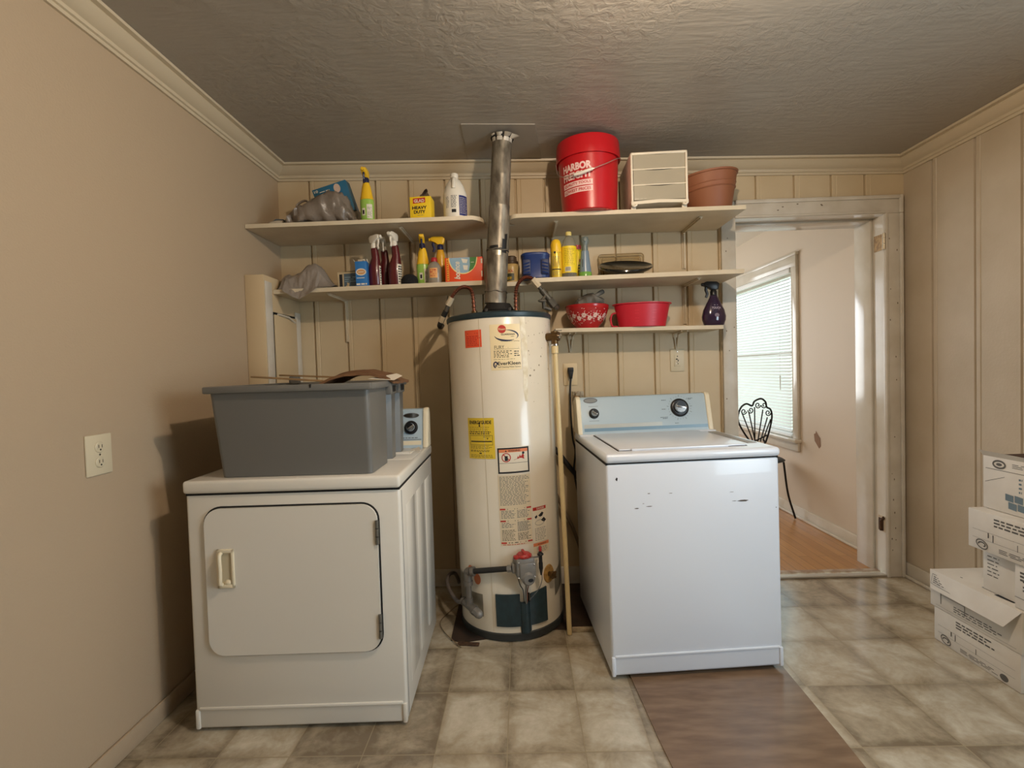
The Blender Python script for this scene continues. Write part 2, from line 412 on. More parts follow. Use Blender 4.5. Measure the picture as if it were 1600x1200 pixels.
def boards(mb, joints, a0, a1, z0, zf, P, m):
    """a run of vertical boards with a beaded joint; P(a, depth, z) places a point"""
    pts = [(a0, 0)]
    for j in joints:
        if j-.012 <= a0 or j+.04 >= a1: continue
        pts += [(j-.006, 0), (j-.003, .013), (j+.003, .013), (j+.006, 0), (j+.010, -.0015), (j+.026, -.0015), (j+.029, .002), (j+.033, 0)]
    pts.append((a1, 0)); vs_ = []; fs = []
    for a, d in pts: vs_ += [P(a, d, z0), P(a, d, zf(a))]
    for i in range(len(pts)-1): fs.append((2*i, 2*i+2, 2*i+3, 2*i+1))
    mb.add(vs_, fs, m)
BJ = [-1.175, -.985, -.795, -.607, -.40, -.20, .004, .166, .363, .56, .768, .962, 1.140]
OJ = [1.353, 1.567, 1.774, 1.962]
b = MB(); Pb = lambda a, d, z: (a, YB+d, z)
boards(b, BJ, XL, DX0, 0, lambda a: 2.6, Pb, PANEL)
boards(b, OJ, DX0, DX1, DZ, lambda a: 2.6, Pb, PANEL)
b.add([(DX1, YB, 0), (XR+.02, YB, 0), (XR+.02, YB, 2.6), (DX1, YB, 2.6)], [(0, 1, 2, 3)], PANEL)
HW = mat('hall_wall_paint', (205, 190, 170), .6, bump=(120, .1, .003))
for q in ((HX0, DX0, 0, 2.6), (DX0, DX1, DZ, 2.6), (DX1, HX1, 0, 2.6)):
    b.add([(q[0], YH, q[2]), (q[1], YH, q[2]), (q[1], YH, q[3]), (q[0], YH, q[3])], [(3, 2, 1, 0)], HW)
b.add([(DX0, YB, 0), (DX0, YH, 0), (DX0, YH, DZ), (DX0, YB, DZ), (DX1, YB, 0), (DX1, YH, 0), (DX1, YH, DZ), (DX1, YB, DZ)], [(0, 1, 2, 3), (7, 6, 5, 4), (3, 2, 6, 7)], TRIM)
struct('wall_back', b, sharp=20)

b = MB(); Pr = lambda a, d, z: (XR+d, -a, z)      # a runs towards the viewer
boards(b, [-2.655, -2.41, -2.19, -1.95, -1.7, -1.45, -1.2, -.95], -YB, -.86, 0, lambda a: 2.6, Pr, PANELR)
b.box(XR+.01, XR+.1, .86, YB+.03, 0, 2.6, PANELR)
for q in ((YF-.1, -.4, 0, 2.6), (.85, .87, 0, 2.6), (-.4, .86, 0, .8), (-.4, .86, 2.1, 2.6)): b.box(XR, XR+.1, q[0], q[1], q[2], q[3], PANELR)
struct('wall_right', b, sharp=20)

# wall behind the camera
b = MB(); b.box(XL-.1, XR+.1, YF-.1, YF, 0, 2.6, WALLP); struct('wall_rear', b)

# next room: right wall with a window opening, far and left walls
WY0, WY1, WZ0, WZ1 = 4.0, 5.35, .63, 1.99
b = MB()
for q in ((YB+.1, WY0, 0, 2.6), (WY1, HY1, 0, 2.6), (WY0, WY1, 0, WZ0), (WY0, WY1, WZ1, 2.6)):
    b.box(HX1, HX1+.1, q[0], q[1], q[2], q[3], HW)
b.add([(HX1-.0012, 3.66+u*.085, .595+v*.1) for u, v in ((0, .2), (.25, 0), (.9, .5), (1, 1.0), (.75, 1.1), (.7, 1.3), (.3, .95), (.05, .8))], [tuple(range(7, -1, -1))], mat('bare_plaster_chip', (140, 110, 86), .8))
struct('wall_hall_right', b)
b = MB()
for q in ((HX0, -.22, 0, 2.6), (1.42, HX1+.1, 0, 2.6), (-.22, 1.42, 0, .78), (-.22, 1.42, 2.22, 2.6)): b.box(q[0], q[1], HY1, HY1+.1, q[2], q[3], HW)
struct('wall_hall_far', b)
b = MB()
for q in ((-.30, -.22, .78, 2.22), (1.42, 1.50, .78, 2.22), (-.30, 1.50, 2.22, 2.30), (-.30, 1.50, .70, .78)): b.box(q[0], q[1], HY1-.02, HY1+.05, q[2], q[3], JAMB, .004)
struct('window_2', b)  # made-up frame and wall opening, added to house the hall fill light
b = MB()
for q in ((-.48, -.40, .8, 2.1), (.86, .94, .8, 2.1), (-.48, .94, 2.1, 2.18), (-.48, .94, .72, .8)): b.box(XR-.02, XR+.06, q[0], q[1], q[2], q[3], TRIM, .004)
struct('window_3', b)
b = MB(); b.box(HX0-.1, HX0, YH, HY1+.1, 0, 2.6, HW); struct('wall_hall_left', b)

# boxed chase in the left corner with a small access door
b = MB(); CX, CY, CZ = -1.255, 2.45, 1.752
CH_ = mat('chase_paint', (200, 178, 142), .5, bump=(60, .1, .003))
b.box(XL+.001, CX, CY, YB-.001, 0, CZ, CH_, .003)
ch = struct('wall_chase', b)
b = MB()
b.box(CX, CX+.006, CY+.004, CY+.07, 1.0, CZ-.03, TRIM, .002)
b.box(CX, CX+.006, 2.775, YB-.008, 1.0, 1.60, TRIM, .002)
struct('trim_frame', b, ch)
b = MB(); b.box(CX, CX+.002, CY+.07, 2.775, 1.03, 1.575, DARK); struct('door_gap', b, ch)
b = MB(); b.box(CX+.002, CX+.012, CY+.079, 2.772, 1.05, 1.562, CH_, .003)
b.tube([(CX+.012, 2.56, 1.565), (CX+.02, 2.66, 1.56), (CX+.012, 2.75, 1.54)], .006, TRIM, 8)
struct('access_door', b, ch)

# crown moulding
prof = [(0, .080), (.010, .080), (.011, .068), (.019, .066), (.020, .060), (.016, .057), (.018, .052), (.030, .046), (.046, .034), (.058, .020), (.062, .016), (.060, .012), (.078, .010), (.080, 0), (0, 0)]
def crown(name, P, a0, a1):
    b = MB(); n = len(prof); vs_ = [P(a0, d, dz) for d, dz in prof]+[P(a1, d, dz) for d, dz in prof]
    b.add(vs_, [(i, (i+1) % n, (i+1) % n+n, i+n) for i in range(n)]+[tuple(range(n)), tuple(range(2*n-1, n-1, -1))], CROWN); struct(name, b, sharp=30)
crown('trim_2', lambda a, d, dz: (a, YB-d, zc(a)-dz-.001), XL, XR)
crown('trim_3', lambda a, d, dz: (XL+d, a, zc(XL+d)-dz-.001), YF, YB)
crown('trim_4', lambda a, d, dz: (XR-d, a, zc(XR-d)-dz-.001), YF, YB)

# baseboards
def base(name, x0, x1, y0, y1, m, h=.085):
    b = MB(); b.box(x0, x1, y0, y1, 0, h, m, .006); return struct(name, b)
base('baseboard_back', CX, 1.14, YB-.015, YB-.001, TRIM, .1)
base('baseboard_left', XL+.001, XL+.014, YF, CY-.002, WALLP, .07)
b = MB(); b.box(XR-.016, XR-.001, YF, YB-.001, 0, .085, TRIM, .006); b.box(XR-.03, XR-.016, YF, YB-.001, 0, .018, TRIM, .006); struct('baseboard_right', b)
b = MB(); b.box(HX1-.016, HX1, YH+.02, HY1, .004, .09, JAMB, .006); b.box(HX1-.032, HX1-.016, YH+.02, HY1, .004, .022, JAMB, .006); struct('baseboard_hall', b)

# doorway: casings, jamb, stop, threshold
b = MB()
def casing(x0, x1, z0, z1_, vert=True):
    b.box(x0, x1, YB-.020, YB-.0005, z0, z1_, TRIM, .004)
    if vert: b.box(x1-.022, x1, YB-.028, YB-.018, z0, z1_, TRIM, .006)
    else: b.box(x0, x1, YB-.028, YB-.018, z1_-.022, z1_, TRIM, .006)
b.box(1.152, DX0+.002, YB-.0195, YB-.0005, 0, DZ+.095, TRIM, .004)
casing(DX1-.004, 2.158, 0, DZ+.0005)
b.box(DX1-.004, DX1+.012, YB-.026, YB-.018, 0, DZ, TRIM, .004); b.box(2.158-.022, 2.158, YB-.0285, YB-.018, DZ, DZ+.101, TRIM, .006)
casing(DX0+.002, 2.158, DZ, DZ+.1, False)
b.box(DX0, DX1, YB-.026, YB-.018, DZ, DZ+.014, TRIM, .004)
rr = random.Random(21); DENT = mat('chipped_paint', (104, 90, 70), .7); Sd = Fr(0, YB-.0201, 0)
for k in range(16): b.oval(2.075+.05*rr.random(), .15+1.9*rr.random(), .003, .002+.005*rr.random(), Sd, DENT, .0006, 7)
for k in range(6): b.oval(1.165+.05*rr.random(), .95+1.0*rr.random(), .003, .002+.003*rr.random(), planeS((0, YB-.0196, 0), (1, 0, 0), (0, 0, 1)), DENT, .0006, 7)
for k in range(5): b.oval(1.35+.65*rr.random(), DZ+.03+.04*rr.random(), .006, .003, Sd, DENT, .0006, 7)
struct('door_1', b)
b = MB()
b.box(DX1-.003, DX1+.001, YB-.018, YH+.02, 0, DZ, JAMB); b.box(DX0-.001, DX0+.003, YB-.018, YH+.02, 0, DZ, JAMB)
b.box(DX0, DX1, YB-.018, YH+.02, DZ-.003, DZ+.001, JAMB)
b.box(DX1-.016, DX1-.003, 2.925, YH+.02, 0, DZ-.003, JAMB, .003)
b.box(DX0+.003, DX0+.016, 2.925, YH+.02, 0, DZ-.003, JAMB, .003)
b.box(DX0+.016, DX1-.016, 2.925, YH+.02, DZ-.016, DZ-.003, JAMB, .003)
struct('door_2', b)
b = MB(); b.box(DX0, DX1+.02, 2.832, 2.872, 0, .012, mat('aluminium_strip', (196, 190, 180), .4, .5, bump=(60, .2, .002)), .004)
b.box(DX0, DX1, 2.885, 2.925, 0, .014, mat('worn_threshold', (190, 176, 160), .5, var=(18, (150, 120, 96))), .004)
struct('trim_5', b)

# hinge leaves left on the jamb
HB = mat('tarnished_brass', (150, 120, 80), .4, .8, var=(60, (112, 86, 56)))
HS = mat('painted_steel', (196, 184, 160), .35, .4)
t = thing('door_hinge', 'brass hinge leaf with knuckle high on the right door jamb', 'hinge', (DX1-.003, 2.875, 1.90))
b = MB(); b.box(-.003, 0, -.035, .035, -.045, .045, HB); b.build('leaf', t)
b = MB()
for k in range(3): b.cyl((-.006, -.048, -.045+k*.031), (-.006, -.048, -.018+k*.031), .0085, HS, n=14)
b.box(-.004, 0, -.05, -.03, -.045, .045, HS); b.build('knuckle', t)
t = thing('door_hinge', 'rusty hinge leaf low on the right door jamb', 'hinge', (DX1-.003, 2.868, .297))
b = MB(); b.box(-.002, 0, -.03, .03, -.045, .045, HS); b.build('leaf', t)
RUST = mat('rust', (92, 64, 42), .7, .3, var=(90, (60, 42, 30)))
b = MB(); b.tube([(-.004, -.02, .04), (-.006, .0, .015), (-.006, .0, -.04)], .008, RUST, 8); b.box(-.005, -.002, -.012, .022, -.04, .03, RUST); b.build('latch', t)

# ------------------------------------------------------------------ next room: window, blind, chair
b = MB()
b.box(HX1-.022, HX1, WY0-.075, WY0, WZ0, WZ1+.002, JAMB, .005); b.box(HX1-.022, HX1, WY1, WY1+.075, WZ0, WZ1+.002, JAMB, .005)
b.box(HX1-.024, HX1, WY0-.075, WY1+.075, WZ1, WZ1+.088, JAMB, .005); b.box(HX1-.03, HX1, WY0-.085, WY1+.085, WZ1+.085, WZ1+.11, JAMB, .006)
w = struct('window_1', b)
b = MB(); b.box(HX1-.055, HX1+.03, WY0-.09, WY1+.09, WZ0-.028, WZ0, JAMB, .006); b.box(HX1-.02, HX1, WY0-.07, WY1+.07, WZ0-.1, WZ0-.028, JAMB, .005); b.build('window_sill', w)
b = MB(); x = HX1+.06
for z0, z1_ in ((WZ0, WZ0+.05), (WZ1-.05, WZ1), ((WZ0+WZ1)/2-.02, (WZ0+WZ1)/2+.02)): b.box(x-.015, x+.02, WY0, WY1, z0, z1_, JAMB)
for k in range(4):
    yy = WY0+.03+(WY1-WY0-.06)*k/3; wd = .03
    if k in (1, 2): continue
    b.box(x-.012, x+.017, yy-wd, yy+wd, WZ0, WZ1, JAMB)
b.build('sash', w)
b = MB(); b.box(x, x+.003, WY0, WY1, WZ0, WZ1, thin_clear('window_glass', (245, 250, 248))); b.build('glass', w)
t = thing('window_blind', 'white slatted blind hanging in the bright window of the next room', 'blind', (HX1-.01, (WY0+WY1)/2, WZ0))
SL = mat('white_vinyl_slat', (236, 238, 236), .45, transl=.06); hw = (WY1-WY0)/2-.02
b = MB(); nsl = int((WZ1-WZ0-.07)/.0265)
for k in range(nsl):
    z = .03+k*.0265; b.add([(-.011, -hw, z-.0085), (0, -hw, z+.0012), (.011, -hw, z+.0085), (-.011, hw, z-.0085), (0, hw, z+.0012), (.011, hw, z+.0085)], [(0, 3, 4, 1), (1, 4, 5, 2)], SL)
b.build('slats', t)
b = MB(); b.box(-.016, .016, -hw-.005, hw+.005, 1.32, 1.358, SL, .003); b.build('head_rail', t)
b = MB(); b.box(-.011, .011, -hw, hw, .004, .02, SL, .004); b.build('bottom_rail', t)
b = MB(); b.tube([(-.02, -hw+.14, 1.32), (-.02, -hw+.14, .5)], .0012, SL, 6); b.cyl((-.02, -hw+.14, .5), (-.02, -hw+.14, .38), .006, SL, .004, 10); b.build('cord', t)

IRON = mat('black_wrought_iron', (22, 18, 16), .45, .4)
YC = 4.10; o = at(1184, 690, YC); o.z = .004
t = thing('wrought_iron_chair', 'black wrought iron cafe chair with a fan back in the next room', 'chair', o)
def L_(px, py, dy=0): return at(px, py, YC)-o+Vector((0, dy, 0))
b = MB()
outl = [(1172, 690), (1160, 672), (1153, 655), (1157, 638), (1166, 631), (1175, 634), (1179, 627), (1189, 623), (1196, 628), (1198, 636), (1204, 640), (1206, 652), (1202, 673), (1196, 692)]
b.tube(bez([L_(*p) for p in outl]), .0075, IRON, 8); b.build('back_frame', t)
b = MB()
for top, bot in (((1159, 644), (1176, 688)), ((1170, 644), (1180, 690)), ((1179, 636), (1179.5, 690)), ((1192, 640), (1184, 690)), ((1199, 652), (1188, 690)), ((1204, 655), (1192, 688))):
    b.tube([L_(*top), L_(*bot)], .005, IRON, 7)
for c, s_ in (((1162, 643), 1), ((1173, 641), -1), ((1184, 633), 1), ((1194, 633), -1), ((1200, 645), 1)):
    b.tube([L_(c[0]+s_*4.5*(1-k/26)*math.cos(k*.42), c[1]+5*(1-k/26)*math.sin(k*.42)) for k in range(20)], .0045, IRON, 7)
b.tube(bez([L_(1172, 690), L_(1182, 688), L_(1198, 680)]), .006, IRON, 7)
b.build('back_rods', t)
b = MB(); b.lathe([(.001, .44), (.17, .44), (.19, .45), (.17, .462), (.001, .465)], IRON, 30, Matrix.Translation((0, -.02, 0))); b.build('seat', t)
for sx in (-1, 1):
    for sy in (-1, 1):
        b = MB(); b.tube(bez([(sx*.13, -.02+sy*.13, .445), (sx*.15, -.02+sy*.15, .2), (sx*.19, -.02+sy*.18, .008)]), .008, IRON, 8)
        if sy > 0: b.tube(bez([(sx*.13, .11, .445), (sx*.09, .06, .55), (sx*.05, 0, .60)]), .007, IRON, 8)
        b.build('leg', t)

# ------------------------------------------------------------------ shelves
def bracket(par, x, zt, y0, dep, drop, m=SHELFP):
    """pressed steel shelf bracket: arm under the board, leg down the wall, small brace"""
    b = MB(); yb = y0
    b.box(x-.011, x+.011, yb-dep, yb-.002, zt-.005, zt-.0005, m, .0015); b.box(x-.004, x+.004, yb-dep, yb-.002, zt-.013, zt-.004, m, .002)
    b.box(x-.011, x+.011, yb-.007, yb-.002, zt-drop, zt-.001, m, .0015); b.box(x-.004, x+.004, yb-.015, yb-.006, zt-drop, zt-.001, m, .002)
    b.box(x-.006, x+.006, yb-.02, yb-.006, zt-.02, zt-.003, m, .003)
    return b.build('bracket', par)
def shelf(name, label, poly, zf, th, brackets):
    cx = sum(p[0] for p in poly)/len(poly); b = MB()
    t = thing(name, label, 'shelf', (0, YB, 0))
    n = len(poly); vs_ = [(x, y-YB, zf(x)-th) for x, y in poly]+[(x, y-YB, zf(x)) for x, y in poly]
    b.add(vs_, [tuple(range(n-1, -1, -1)), tuple(range(n, 2*n))]+[(i, (i+1) % n, (i+1) % n+n, i+n) for i in range(n)], SHELFP)
    b.build('board', t)
    for x, dep, drop in brackets: bracket(t, x, zf(x)-th, 0, dep, drop)
    return t
Y1, Y2, Y3 = 2.474, 2.536, 2.639
shelf('wall_shelf', 'topmost cream painted wall shelf, notched round the flue and reaching the left wall',
      [(XL+.003, Y1), (-.215, Y1), (-.195, Y1+.012), (-.178, Y1+.03), (-.166, Y1+.05), (-.16, Y1+.13), (.0, Y1+.13), (-.03, Y1+.08), (-.035, Y1+.05), (-.028, Y1+.025), (-.012, Y1+.008), (.009, Y1), (1.13, Y1), (1.13, YB-.002), (XL+.003, YB-.002)], z1, .020,
      [(-.59, .30, .17), (.205, .30, .14), (.945, .28, .21)])
shelf('wall_shelf', 'middle cream painted wall shelf behind the top of the water heater',
      [(CX+.003, Y2), (-.168, Y2), (-.165, Y2+.075), (.05, Y2+.075), (.095, Y2), (1.145, Y2), (1.145, YB-.002), (CX+.003, YB-.002)], z2, .022,
      [(-.985, .26, .24), (.944, .24, .22)])
t = shelf('wall_shelf', 'lowest and shortest cream wall shelf above the washing machine',
      [(.194, Y3), (1.078, Y3), (1.078, YB-.002), (.194, YB-.002)], z3, .020, [])
for x in (.292, .893):
    b = MB(); zt = z3(x)-.0205
    b.tube(bez([(x-.016, -.15, zt-.003), (x-.014, -.02, zt-.006), (x-.010, -.008, zt-.03), (x-.002, -.006, zt-.10)]), .004, SHELFP, 8)
    b.tube(bez([(x+.016, -.15, zt-.003), (x+.014, -.02, zt-.006), (x+.010, -.008, zt-.03), (x+.002, -.006, zt-.10)]), .004, SHELFP, 8)
    b.box(x-.02, x+.02, -.006, -.002, zt-.03, zt-.001, SHELFP, .002)
    b.build('bracket', t)

# ------------------------------------------------------------------ clothes dryer
ENAM = mat('white_enamel', (222, 217, 206), .22, bump=(6, .015, .004), coat=.3)
ENAM2 = mat('white_enamel_cool', (222, 228, 237), .32, bump=(6, .015, .004), coat=.3)
CREAMPL = mat('cream_plastic', (226, 214, 186), .35)
GREYBL = mat('pale_blue_control_panel', (170, 188, 198), .35, 0, bump=(200, .03, .001))
CHROME = mat('chrome', (205, 205, 205), .15, 1)
BLKPL = mat('black_plastic', (20, 20, 22), .35)
INK = mat('black_print', (24, 24, 28), .6)
GREYP = mat('grey_print', (96, 98, 100), .6)
STEEL = mat('hinge_steel', (120, 118, 112), .35, .8)
def rrect(x0, x1, z0, z1_, r, n=8):
    pts = []
    for cx, cz, a0 in ((x1-r, z1_-r, 0), (x0+r, z1_-r, PI/2), (x0+r, z0+r, PI), (x1-r, z0+r, 1.5*PI)):
        for k in range(n+1): a = a0+PI/2*k/n; pts.append((cx+r*math.cos(a), cz+r*math.sin(a)))
    return pts
DW, DD, DH = .743, .702, .891
t = thing('clothes_dryer', 'white front loading clothes dryer under the grey tub by the left wall', 'dryer', (-1.1736, 1.6889, 0), (0, 0, .0217))
b = MB(); b.box(0, DW, .004, DD, .012, .842, ENAM, .010, 3); b.box(.03, DW-.03, .05, DD-.02, 0, .03, DARK)
for k in range(3): b.box(DW-.001, DW+.0012, .10+k*.2, .26+k*.2, .10, .76-k*.0, ENAM, .0015)
b.box(DW-.0022, DW+.0008, .030, .034, .02, .83, GREYP)
b.build('cabinet', t)
b = MB(); b.box(.001, DW-.001, .006, DD, .838, .848, DARK); b.box(-.004, DW+.004, -.008, DD+.003, .846, DH, ENAM, .011, 3)
b.box(.50, .73, .30, .56, DH-.002, DH+.0015, ENAM, .001); b.build('top_panel', t)
b = MB(); b.box(.52, .70, .43, .53, DH+.001, DH+.004, ENAM, .001); b.box(.53, .69, .445, .452, DH+.003, DH+.007, ENAM, .002); b.build('lint_lid', t)
d0, d1, e0, e1 = .066, .664, .277, .793
b = MB(); b.prism(rrect(d0-.006, d1+.006, e0-.006, e1+.006, .062), .0015, .006, DARK, 'y'); b.prism(rrect(d0, d1, e0, e1, .056), -.008, .005, ENAM, 'y')
door = b.build('door', t)
b = MB(); hx, hz = .137, .585
for q in ((-.030, .030, .055, .068), (-.030, .030, -.068, -.055), (-.030, -.018, -.068, .068), (.020, .030, -.068, .068)): b.box(hx+q[0], hx+q[1], -.015, -.007, hz+q[2], hz+q[3], CREAMPL, .003)
b.box(hx-.02, hx+.024, -.0085, -.007, hz-.056, hz+.056, mat('handle_pocket', (196, 184, 156), .5))
b.tube(bez([(hx-.014, -.012, hz-.055), (hx-.012, -.026, hz-.045), (hx-.010, -.028, hz), (hx-.012, -.026, hz+.045), (hx-.014, -.012, hz+.055)]), .0065, CREAMPL, 10)
b.sphere((hx+.006, -.008, hz-.05), .014, CREAMPL, 8, (1, .5, .8)); b.build('handle', door)
for z in (.695, .365):
    b = MB(); b.box(d1-.007, d1+.005, -.0105, -.006, z-.042, z+.042, STEEL, .001)
    for k in range(3): b.cyl((d1-.001, -.012, z-.042+k*.029), (d1-.001, -.012, z-.016+k*.029), .0048, STEEL, n=10)
    b.build('hinge', door)
b = MB(); b.box(.014, DW-.014, -.001, .02, .078, .090, ENAM, .004); b.box(.0, .016, -.001, .02, .012, .082, ENAM, .005); b.box(DW-.016, DW, -.001, .02, .012, .082, ENAM, .005)
b.build('toe_panel', t)
def console(par, x0, x1, y0, y1, z0, h, m, mc, yb):
    """sloped control console with rounded cream end caps: face leans back"""
    b = MB(); pr = [(y0, z0), (y0+.004, z0+.012), (y1-.006, z0+h-.012), (y1+.004, z0+h), (y1+.03, z0+h+.002), (yb, z0+h-.02), (yb, z0)]
    b.prism(pr, x0+.02, x1-.02, m, 'x'); body = b.build('console', par)
    for a, c in ((x0, x0+.024), (x1-.024, x1)):
        b = MB(); bm_ = bmesh.new(); n = len(pr); pr2 = [(y0-.005, z0-.001), (y0-.002, z0+.012), (y1-.012, z0+h-.008), (y1+.002, z0+h+.005), (y1+.03, z0+h+.006), (yb, z0+h-.02), (yb, z0-.001)]
        vs_ = [bm_.verts.new((xx, y, z)) for xx in (a, c) for y, z in pr2]
        bm_.faces.new(vs_[:n][::-1]); bm_.faces.new(vs_[n:])
        for i in range(n): bm_.faces.new((vs_[i], vs_[(i+1) % n], vs_[(i+1) % n+n], vs_[i+n]))
        bmesh.ops.recalc_face_normals(bm_, faces=bm_.faces[:]); bmesh.ops.bevel(bm_, geom=bm_.edges[:], offset=.005, segments=2, profile=.5, affect='EDGES')
        b.bm(bm_, mc); b.build('end_cap', par)
    dv = Vector((0, y1-y0-.01, h-.024)); S = planeS((0, y0+.004, z0+.012), (1, 0, 0), dv)
    return S, dv.length
S, hl_ = console(t, -.002, DW+.002, .612, .655, DH, .178, GREYBL, CREAMPL, DD)
b = MB(); b.rect(.03, DW-.03, .0, .02, S, CREAMPL, .0007); b.rect(.03, DW-.03, .024, .027, S, GREYP, .0007); b.lines(.60, .70, .03, .038, 1, S, GREYP); b.build('trim_strip', t)
b = MB(); b.oval(.665, .140, .036, .011, S, CHROME, .001); b.ring(.665, .140, .036, .011, .003, S, GREYP, .0012); b.build('badge', t)
def knob(par, S, u, v, r, name='knob', dark=.8, hub=.62, turn=.5):
    o = S(u, v, 0); n = (S(u, v, 1)-o).normalized(); q = n.to_track_quat('Z', 'Y').to_matrix().to_4x4(); T = Matrix.Translation(o) @ q
    b = MB(); b.lathe([(.0001, .001), (r, .001), (r, .004), (r*.93, .006), (r*.80, .010), (r*.78, .010)], BLKPL, 36, T)
    k = b.build(name, par)
    b = MB(); b.lathe([(r*hub, .006), (r*hub, .022), (r*hub*.9, .026), (.0001, .026)], CHROME, 36, T)
    R_ = T @ Matrix.Rotation(turn, 4, 'Z'); b.box(-r*hub*.92, r*hub*.92, -r*.10, r*.10, .024, .034, CHROME, .002, M=R_); b.poly2([(r*hub*.8*math.cos(a*PI/10), r*hub*.8*math.sin(a*PI/10)) for a in range(11)], lambda x, y, f: R_ @ Vector((x, y+r*.11, .0265)), BLKPL, 0)
    b.build('grip', k); return k
knob(t, S, .665, .083, .032)

# ------------------------------------------------------------------ washing machine
WW, WD, WH = .696, .70, .9007
t = thing('washing_machine', 'white top loading washing machine beside the doorway', 'washer', (.3303, 1.9321, .005), (0, -.008, .062))
b = MB(); b.box(0, WW, .004, WD, .012, .858, ENAM2, .012, 3); b.box(.02, WW-.02, .03, WD-.02, 0, .03, DARK)
S = Fr(0, .004, 0); MARK = mat('scuff_marks', (88, 78, 70), .7)
rr = random.Random(5)
def scuff(u, v, w, h, m=MARK): b.poly2([(u-w, v), (u-w*.4, v+h*.5), (u+w*.3, v+h*.6), (u+w, v+h*.3), (u+w*.5, v-h*.4), (u-w*.3, v-h*.35)], S, m, .0008)
for q in ((.545, .688, .024, .007), (.510, .689, .010, .002), (.118, .678, .010, .004), (.168, .684, .014, .003), (.168, .735, .006, .003), (.255, .732, .008, .002), (.145, .696, .004, .002), (.50, .725, .010, .0015), (.68, .655, .003, .003)): scuff(*q)
scuff(.042, .796, .0045, .014, INK)
b.build('cabinet', t)
b = MB(); b.box(.002, WW-.002, .008, WD-.02, .852, .862, DARK); b.box(-.003, WW+.003, -.006, WD-.01, .860, WH-.004, ENAM2, .014, 3)
b.box(.0, WW, .54, WD-.01, WH-.02, WH, ENAM2, .006); b.build('top_panel', t)
b = MB(); b.box(.066, .598, .060, .540, WH-.006, WH-.0025, DARK); b.box(.070, .594, .064, .535, WH-.005, WH+.0035, ENAM2, .003)
b.box(.12, .52, .055, .075, WH-.004, WH+.005, ENAM2, .004); b.build('lid', t)
b = MB(); b.box(.632, .672, .12, .50, WH-.005, WH-.002, mat('grey_dispenser', (150, 150, 148), .4), .001); b.build('bleach_dispenser', t)
b = MB(); b.box(.014, WW-.014, -.001, .02, .086, .096, ENAM2, .004); b.box(.0, .016, -.001, .02, .012, .09, ENAM2, .005); b.box(WW-.016, WW, -.001, .02, .012, .09, ENAM2, .005); b.build('toe_panel', t)
S, hl_ = console(t, -.004, WW-.004, .568, .618, WH, .182, GREYBL, CREAMPL, WD)
b = MB(); b.rect(.03, WW-.03, 0, .016, S, mat('blue_trim', (120, 150, 170), .3), .0008); b.rect(.03, WW*.62, .017, .036, S, mat('silver_trim', (186, 188, 182), .3, .2), .0008); b.build('trim_strip', t)
b = MB(); b.oval(.072, .160, .034, .012, S, CHROME, .001); b.ring(.072, .160, .034, .012, .004, S, GREYP, .0013); b.build('badge', t)
knob(t, S, .085, .092, .026, turn=-.5); knob(t, S, .53, .105, .047, 'dial', turn=-.2)
b = MB()
for k in range(26):
    a = 2*PI*k/26+.1; r0 = .056; r1 = .0595 if k % 3 else .066
    b.poly2([S_ for S_ in [(.53+r*math.cos(a+d), .105+r*math.sin(a+d)) for r, d in ((r0, -.012), (r1, -.012), (r1, .012), (r0, .012))]], S, INK, .001)
b.build('dial_markings', t); b = MB()
for u, v, w in ((.452, .147, .026), (.592, .152, .026), (.448, .100, .022), (.445, .058, .040), (.45, .052, .026), (.508, .026, .022), (.585, .147, .016)): b = MB(); b.lines(u-w/2, u+w/2, v-.0025, v+.0025, 1, S, INK, word=.006); b.build('dial_lettering', t)
for v in (.127, .052): b = MB(); b.lines(.06, .11, v, v+.004, 1, S, GREYP, word=.005); b.build('knob_lettering', t)

# ------------------------------------------------------------------ grey tub on the dryer, and what is in it
TUB = mat('grey_tub_plastic', (104, 103, 99), .38, bump=(70, .06, .002))
t = thing('storage_tub', 'large grey plastic tub filled with papers on top of the dryer', 'tub', (-.795, 1.985, DH+.0015), (0, 0, .012))
b = MB()
bx0, bx1, by0, by1, tx0, tx1, ty0, ty1, TH = -.272, .262, -.255, .25, -.290, .266, -.285, .268, .318
def tubring(f, ins=0, n=6):
    x0 = bx0+(tx0-bx0)*f+ins; x1 = bx1+(tx1-bx1)*f-ins; y0 = by0+(ty0-by0)*f+ins; y1 = by1+(ty1-by1)*f-ins
    r = .018; pts = []
    for cx, cyy, a0 in ((x1-r, y1-r, 0), (x0+r, y1-r, PI/2), (x0+r, y0+r, PI), (x1-r, y0+r, 1.5*PI)):
        for k in range(n+1): a = a0+PI/2*k/n; pts.append([cx+r*math.cos(a), cyy+r*math.sin(a)])
    # hand-hold bays pressed into the right end
    out = []
    for i, p in enumerate(pts):
        out.append(p)
        if i == len(pts)-1:
            q = pts[0]; d = .030*(1-.35*f)
            for ys_ in ((-.05, 0), (-.035, 1), (.02, 1), (.035, 0), (.09, 0), (.105, .8), (.17, .8), (.185, 0)):
                out.append([p[0]-d*ys_[1], ys_[0]-.0])
    return out
lv = [(0, 0), (.02, 0), (.5, 0), (.93, 0), (1, 0), (1, .005), (.5, .005), (.04, .005)]
vs_ = []; n = None
for f, ins in lv:
    rg = tubring(f, ins); n = len(rg); vs_ += [(p[0], p[1], f*TH) for p in rg]
fs = []
for j in range(len(lv)-1):
    for i in range(n): i2 = (i+1) % n; fs.append((j*n+i, j*n+i2, (j+1)*n+i2, (j+1)*n+i))
fs.append(tuple(range(n-1, -1, -1))); fs.append(tuple((len(lv)-1)*n+i for i in range(n)))
b.add(vs_, fs, TUB); b.build('body', t, sharp=30)
b = MB()
